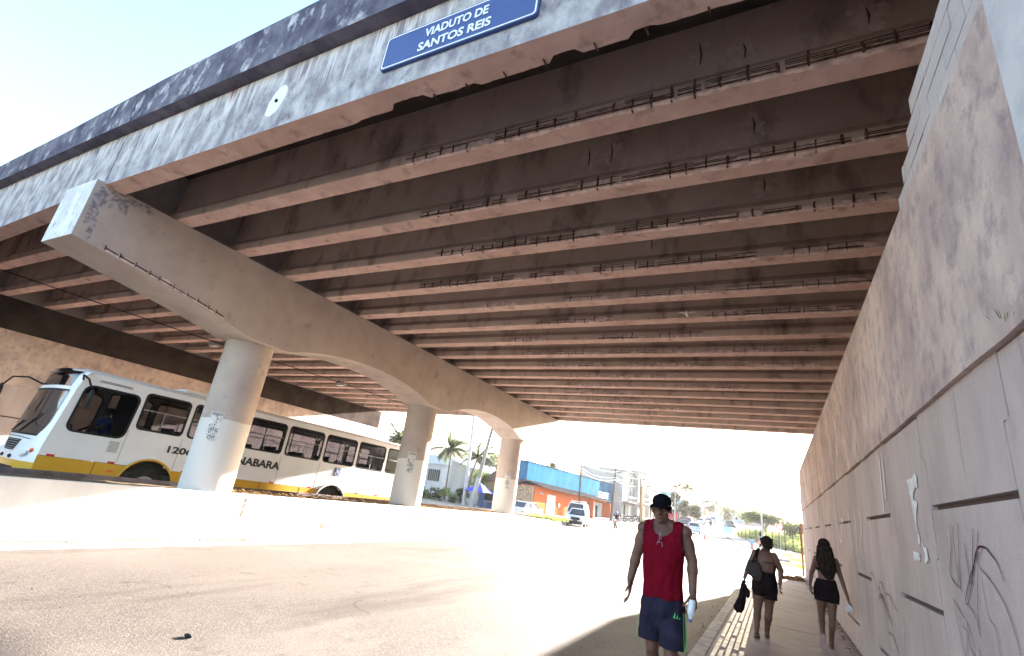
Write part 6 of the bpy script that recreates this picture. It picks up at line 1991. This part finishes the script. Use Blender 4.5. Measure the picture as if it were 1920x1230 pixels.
def palm(label, x, y, h, fr, seed, lean=(0, 0), wind=.6, group='coconut palms', nf=17):
    rnd = random.Random(seed); z = gz(x, y)
    T = thing('palm_tree', label, 'palm tree', (x, y, z), group)
    top = Vector((x + lean[0], y + lean[1], z + h))
    pts = [Vector((x, y, z - .1)), Vector((x + lean[0] * .15, y, z + h * .3)), Vector((x + lean[0] * .5, y + lean[1] * .5, z + h * .66)), top]
    bm = bm_(); tube(bm, pts, [.21, .15, .13, .12], 8); part('trunk', bm, BARK, T, smooth=True)
    bm = bm_()
    for k in range(nf):
        a = 2 * PI * k / nf + rnd.uniform(-.15, .15); el = rnd.uniform(-.25, 1.25)
        L = fr * rnd.uniform(.8, 1.1)
        P_ = []
        d = Vector((math.cos(a) * math.cos(el), math.sin(a) * math.cos(el), math.sin(el))); p = top.copy()
        for i in range(10):
            P_.append(p.copy()); p = p + d * L / 9
            d = (d + Vector((wind * .12, 0, -.135))).normalized()
        for i in range(9):
            q = (P_[i + 1] - P_[i]).normalized(); sd2 = q.cross(Vector((0, 0, 1)))
            if sd2.length < .1: sd2 = Vector((1, 0, 0))
            sd2.normalize(); ln = L * .24 * math.sin(PI * min(1, (i + 1.2) / 10.5)) + .05
            for sg in (-1, 1):
                for j in (0, .25, .5, .75):
                    b0 = P_[i].lerp(P_[i + 1], j)
                    tip = b0 + sd2 * sg * ln * .75 + q * ln * .45 + Vector((wind * .08, 0, -ln * rnd.uniform(.35, .7)))
                    w_ = q * .05 * (fr / 2.4)
                    bm.faces.new([bm.verts.new(b0 - w_), bm.verts.new(b0 + w_), bm.verts.new(tip)])
        tube(bm, P_, [.03 - .0027 * i for i in range(10)], 4, cap=False)
    part('crown', bm, PALM, T)
palm('tall windblown palm on the left, nearest the middle column', -43.8, 65, 7.4, 3.5, 1, (-.1, 0), nf=22)
palm('palm whose crown shows between the two pale poles', -38.4, 62, 6.4, 3.3, 2, (1.2, 0), nf=22)
palm('palm seen over the roof of the bus beside the middle column', -42.0, 50, 6.9, 2.9, 3, (0, 0), nf=22)
palm('palm rising behind the white shops, left one', -28.9, 125, 7.4, 1.9, 4)
palm('palm rising behind the white shops, right one', -26.9, 125, 6.8, 1.9, 5)
palm('smaller of the twin palms over the blue hoarding', -20.2, 125, 7.5, 1.8, 6)
palm('larger of the twin palms over the blue hoarding', -17.7, 125, 7.7, 2.6, 7, nf=22)
tree('tree', 'dark round tree top behind the white house', -46.5, 86, 9.0, 5, 2.4, 3200, .20, LEAF, 11)
tree('tree', 'dark tree between the farthest column and the blue building', -33.0, 68, 6.6, 2.0, 1.4, 2600, .15, LEAF, 12)
tree('tree', 'loose tree top left of the farthest column', -38.5, 66, 5.6, 2.0, 1.6, 1500, .13, LEAFL, 29)
tree('tree', 'sparse dark tree top over the blue wall', -31.5, 76, 7.6, 1.6, .8, 1100, .14, LEAF, 13)
tree('tree', 'dense rounded street tree behind the red building', -16.6, 110, 4.5, 2.0, 1.5, 3000, .17, LEAF, 14, .6)
tree('tree', 'dense street tree beside the parked dark cars', -14.4, 112, 4.2, 1.9, 1.4, 2800, .17, LEAF, 15, .6)
tree('tree', 'dome-shaped dark tree below the twin palms', -18.9, 116, 6.1, 1.7, 1.0, 2200, .18, LEAF, 16, .8)
tree('tree', 'broad flat-topped tree standing in the thicket at the right', -1.3, 92, 4.4, 3.0, 1.1, 4200, .13, LEAF, 17, .5, 18, flat=True)
tree('tree', 'lower rounded tree at the right end of the thicket', 2.6, 84, 3.2, 2.3, 1.0, 3200, .12, LEAF, 18, .5, 16)
tree('tree', 'slim tree halfway up the hill on the right of the road', -11.2, 160, 4.4, 2.0, 1.8, 1500, .18, LEAF, 19)
tree('tree', 'tree on the skyline of the hill', -24, 238, 6.5, 4, 2.2, 1800, .4, LEAF, 20)
tree('tree', 'pale green tree farther up the hill', -16, 215, 4.6, 3.2, 1.8, 1500, .38, LEAFL, 21)
tree('tree', 'small tree beside the upper bend of the road', -8.5, 195, 4.0, 2.6, 1.5, 1400, .33, LEAFL, 22)
tree('tree', 'wide low tree far right behind the thicket', 8.5, 110, 3.4, 4, 1.3, 2600, .24, LEAF, 23)
# banana-like plant and shrubs at the left
rnd = random.Random(31)
T = thing('banana_plant', 'bright green banana plant beside the middle column', 'plant', (-45.5, 60, 0))
bm = bm_()
for k in range(11):
    a = rnd.uniform(0, 6.28); el = rnd.uniform(.35, 1.3); d = Vector((math.cos(a) * math.cos(el), math.sin(a) * .5, math.sin(el))); p = Vector((-45.5, 60, 1.3)); L = rnd.uniform(1.4, 2.4); pr = None
    for i in range(8):
        w_ = .28 * math.sin(PI * min(1, (i + .6) / 8)); sd2 = d.cross(Vector((0, 0, 1))).normalized() * w_
        cu = (bm.verts.new(p - sd2 + Vector((0, 0, -.05))), bm.verts.new(p), bm.verts.new(p + sd2 + Vector((0, 0, -.05))))
        if pr: bm.faces.new((pr[0], pr[1], cu[1], cu[0])); bm.faces.new((pr[1], pr[2], cu[2], cu[1]))
        pr = cu; p = p + d * L / 7; d = (d + Vector((0, 0, -.13))).normalized()
part('leaves', bm, LEAFL, T)
bm = bm_(); tube(bm, [(-45.5, 60, 0), (-45.5, 60, 1.6)], [.18, .12], 8); part('stem', bm, LEAFL, T)
for k, (x, y, r_, h) in enumerate(((-46, 59, 1.5, 1.3), (-43.6, 59.5, 1.6, 1.4), (-41.2, 59.2, 1.7, 1.7), (-39.2, 59.4, 1.6, 2.1), (-37.4, 59.2, 1.3, 2.0))):
    tree('shrub', ('low dark shrub, leftmost of the row under the palms', 'second shrub from the left under the palms', 'middle shrub of the row under the palms', 'tall broad-leaved shrub just left of the pale lamp pole', 'shrub right behind the pale lamp pole')[k], x, y, h, r_, h * .5, 900, .13, LEAF if k % 2 == 0 else LEAFL, 40 + k, 0, 9, 'shrubs under the palms', 'shrub')
# thicket behind the fence: one mass of leaves
rnd = random.Random(50); bm = bm_()
for _ in range(15000):
    t = rnd.random(); dpt = rnd.random() ** 1.3 * 6
    x = 4.2 - 10.0 * t + dpt * .95 + rnd.uniform(-.3, .3); y = 63.5 + 29 * t + dpt * .35 + rnd.uniform(-1, 1)
    hh = (.9 + .9 * (noise.noise(Vector((x * .45, y * .25, 0))) + .5)) * min(1, .35 + dpt * .45)
    leaf(bm, Vector((x, y, gz(x, y) + hh * rnd.random() ** .7)), rnd.uniform(.06, .15), rnd)
o = obj('thicket', bm, LEAFL); tag(o, 'sunlit green undergrowth behind the fence posts at the right', 'undergrowth', kind='stuff')

# houses on the far hillside
rnd = random.Random(77)
HC = [PW_, mat('cream_house_wall', (.60, .50, .38), .9), mat('pinkish_house_wall', (.50, .33, .28), .9), mat('bluish_house_wall', (.34, .42, .52), .9), mat('brick_house_wall', (.34, .17, .11), .9)]
n = 0
for row, (yy, xa, xb, cnt) in enumerate(((178, -34, -23, 3), (200, -36, -24, 4), (205, -14, -3, 3), (226, -40, -24, 5), (240, -16, 4, 5), (255, -46, -24, 6), (272, -24, 6, 7), (290, -54, -18, 9), (312, -60, 0, 12), (335, -64, -4, 12))):
    for k in range(cnt):
        x = xa + (xb - xa) * (k + .5) / cnt + rnd.uniform(-.8, .8); y = yy + rnd.uniform(-5, 5); z = gz(x, y) - .3
        w_, d_, h = rnd.uniform(2.0, 3.4), rnd.uniform(2.5, 4), rnd.uniform(2.5, 3.3) * (1.5 if rnd.random() < .25 else 1)
        T = thing('hillside_house', None, 'house', (x, y, z), 'houses on the far hillside')
        m = rnd.choice(HC)
        T['label'] = {0: 'white', 1: 'cream', 2: 'pinkish', 3: 'bluish', 4: 'brick'}[HC.index(m)] + ' little house among the others on the far hillside'
        bm = bm_(); box(bm, x - w_, x + w_, y - d_, y + d_, z, z + h); part('wall', bm, m, T)
        bm = bm_(); rt_ = rnd.random() < .6
        if rt_: prism(bm, [(x - w_ - .3, z + h), (x + w_ + .3, z + h), (x, z + h + 1.0)], y - d_ - .3, y + d_ + .3, 'y')
        else: box(bm, x - w_ - .15, x + w_ + .15, y - d_ - .15, y + d_ + .15, z + h, z + h + .2)
        part('roof', bm, rnd.choice([ROOFT, ROOFG, PW_]), T)
        for q in (-.5, .35):
            bm = bm_(); box(bm, x + q * w_ - .35, x + q * w_ + .35, y - d_ - .04, y - d_ + .02, z + 1.2, z + 2.3); part('window', bm, OPEN, T)
        n += 1
for k in range(16):
    x = rnd.uniform(-50, 8); y = rnd.uniform(180, 320)
    if -26 < x < -10 and y < 300: x -= 16
    tree('hillside_tree', 'small green tree between houses on the far hillside', x, y, rnd.uniform(3.2, 5.0), 2.0, 1.4, 420, .30, LEAF if k % 2 else LEAFL, 200 + k, .5, 8, 'trees on the far hillside')

# ------------------------------------------------------------------ haze
bm = bm_(); box(bm, -75, 30, -12, 345, -1.2, 34)
hz_ = bpy.data.materials.new('haze_volume'); hz_.use_nodes = True
_t = hz_.node_tree; _t.nodes.clear()
_o = _t.nodes.new('ShaderNodeOutputMaterial'); _v = _t.nodes.new('ShaderNodeVolumePrincipled')
_v.inputs['Color'].default_value = (.97, .95, .93, 1); _v.inputs['Density'].default_value = .00016; _v.inputs['Anisotropy'].default_value = .45
_t.links.new(_v.outputs[0], _o.inputs['Volume'])
struct('haze', bm, hz_, 'stuff')
S.cycles.volume_bounces = 0
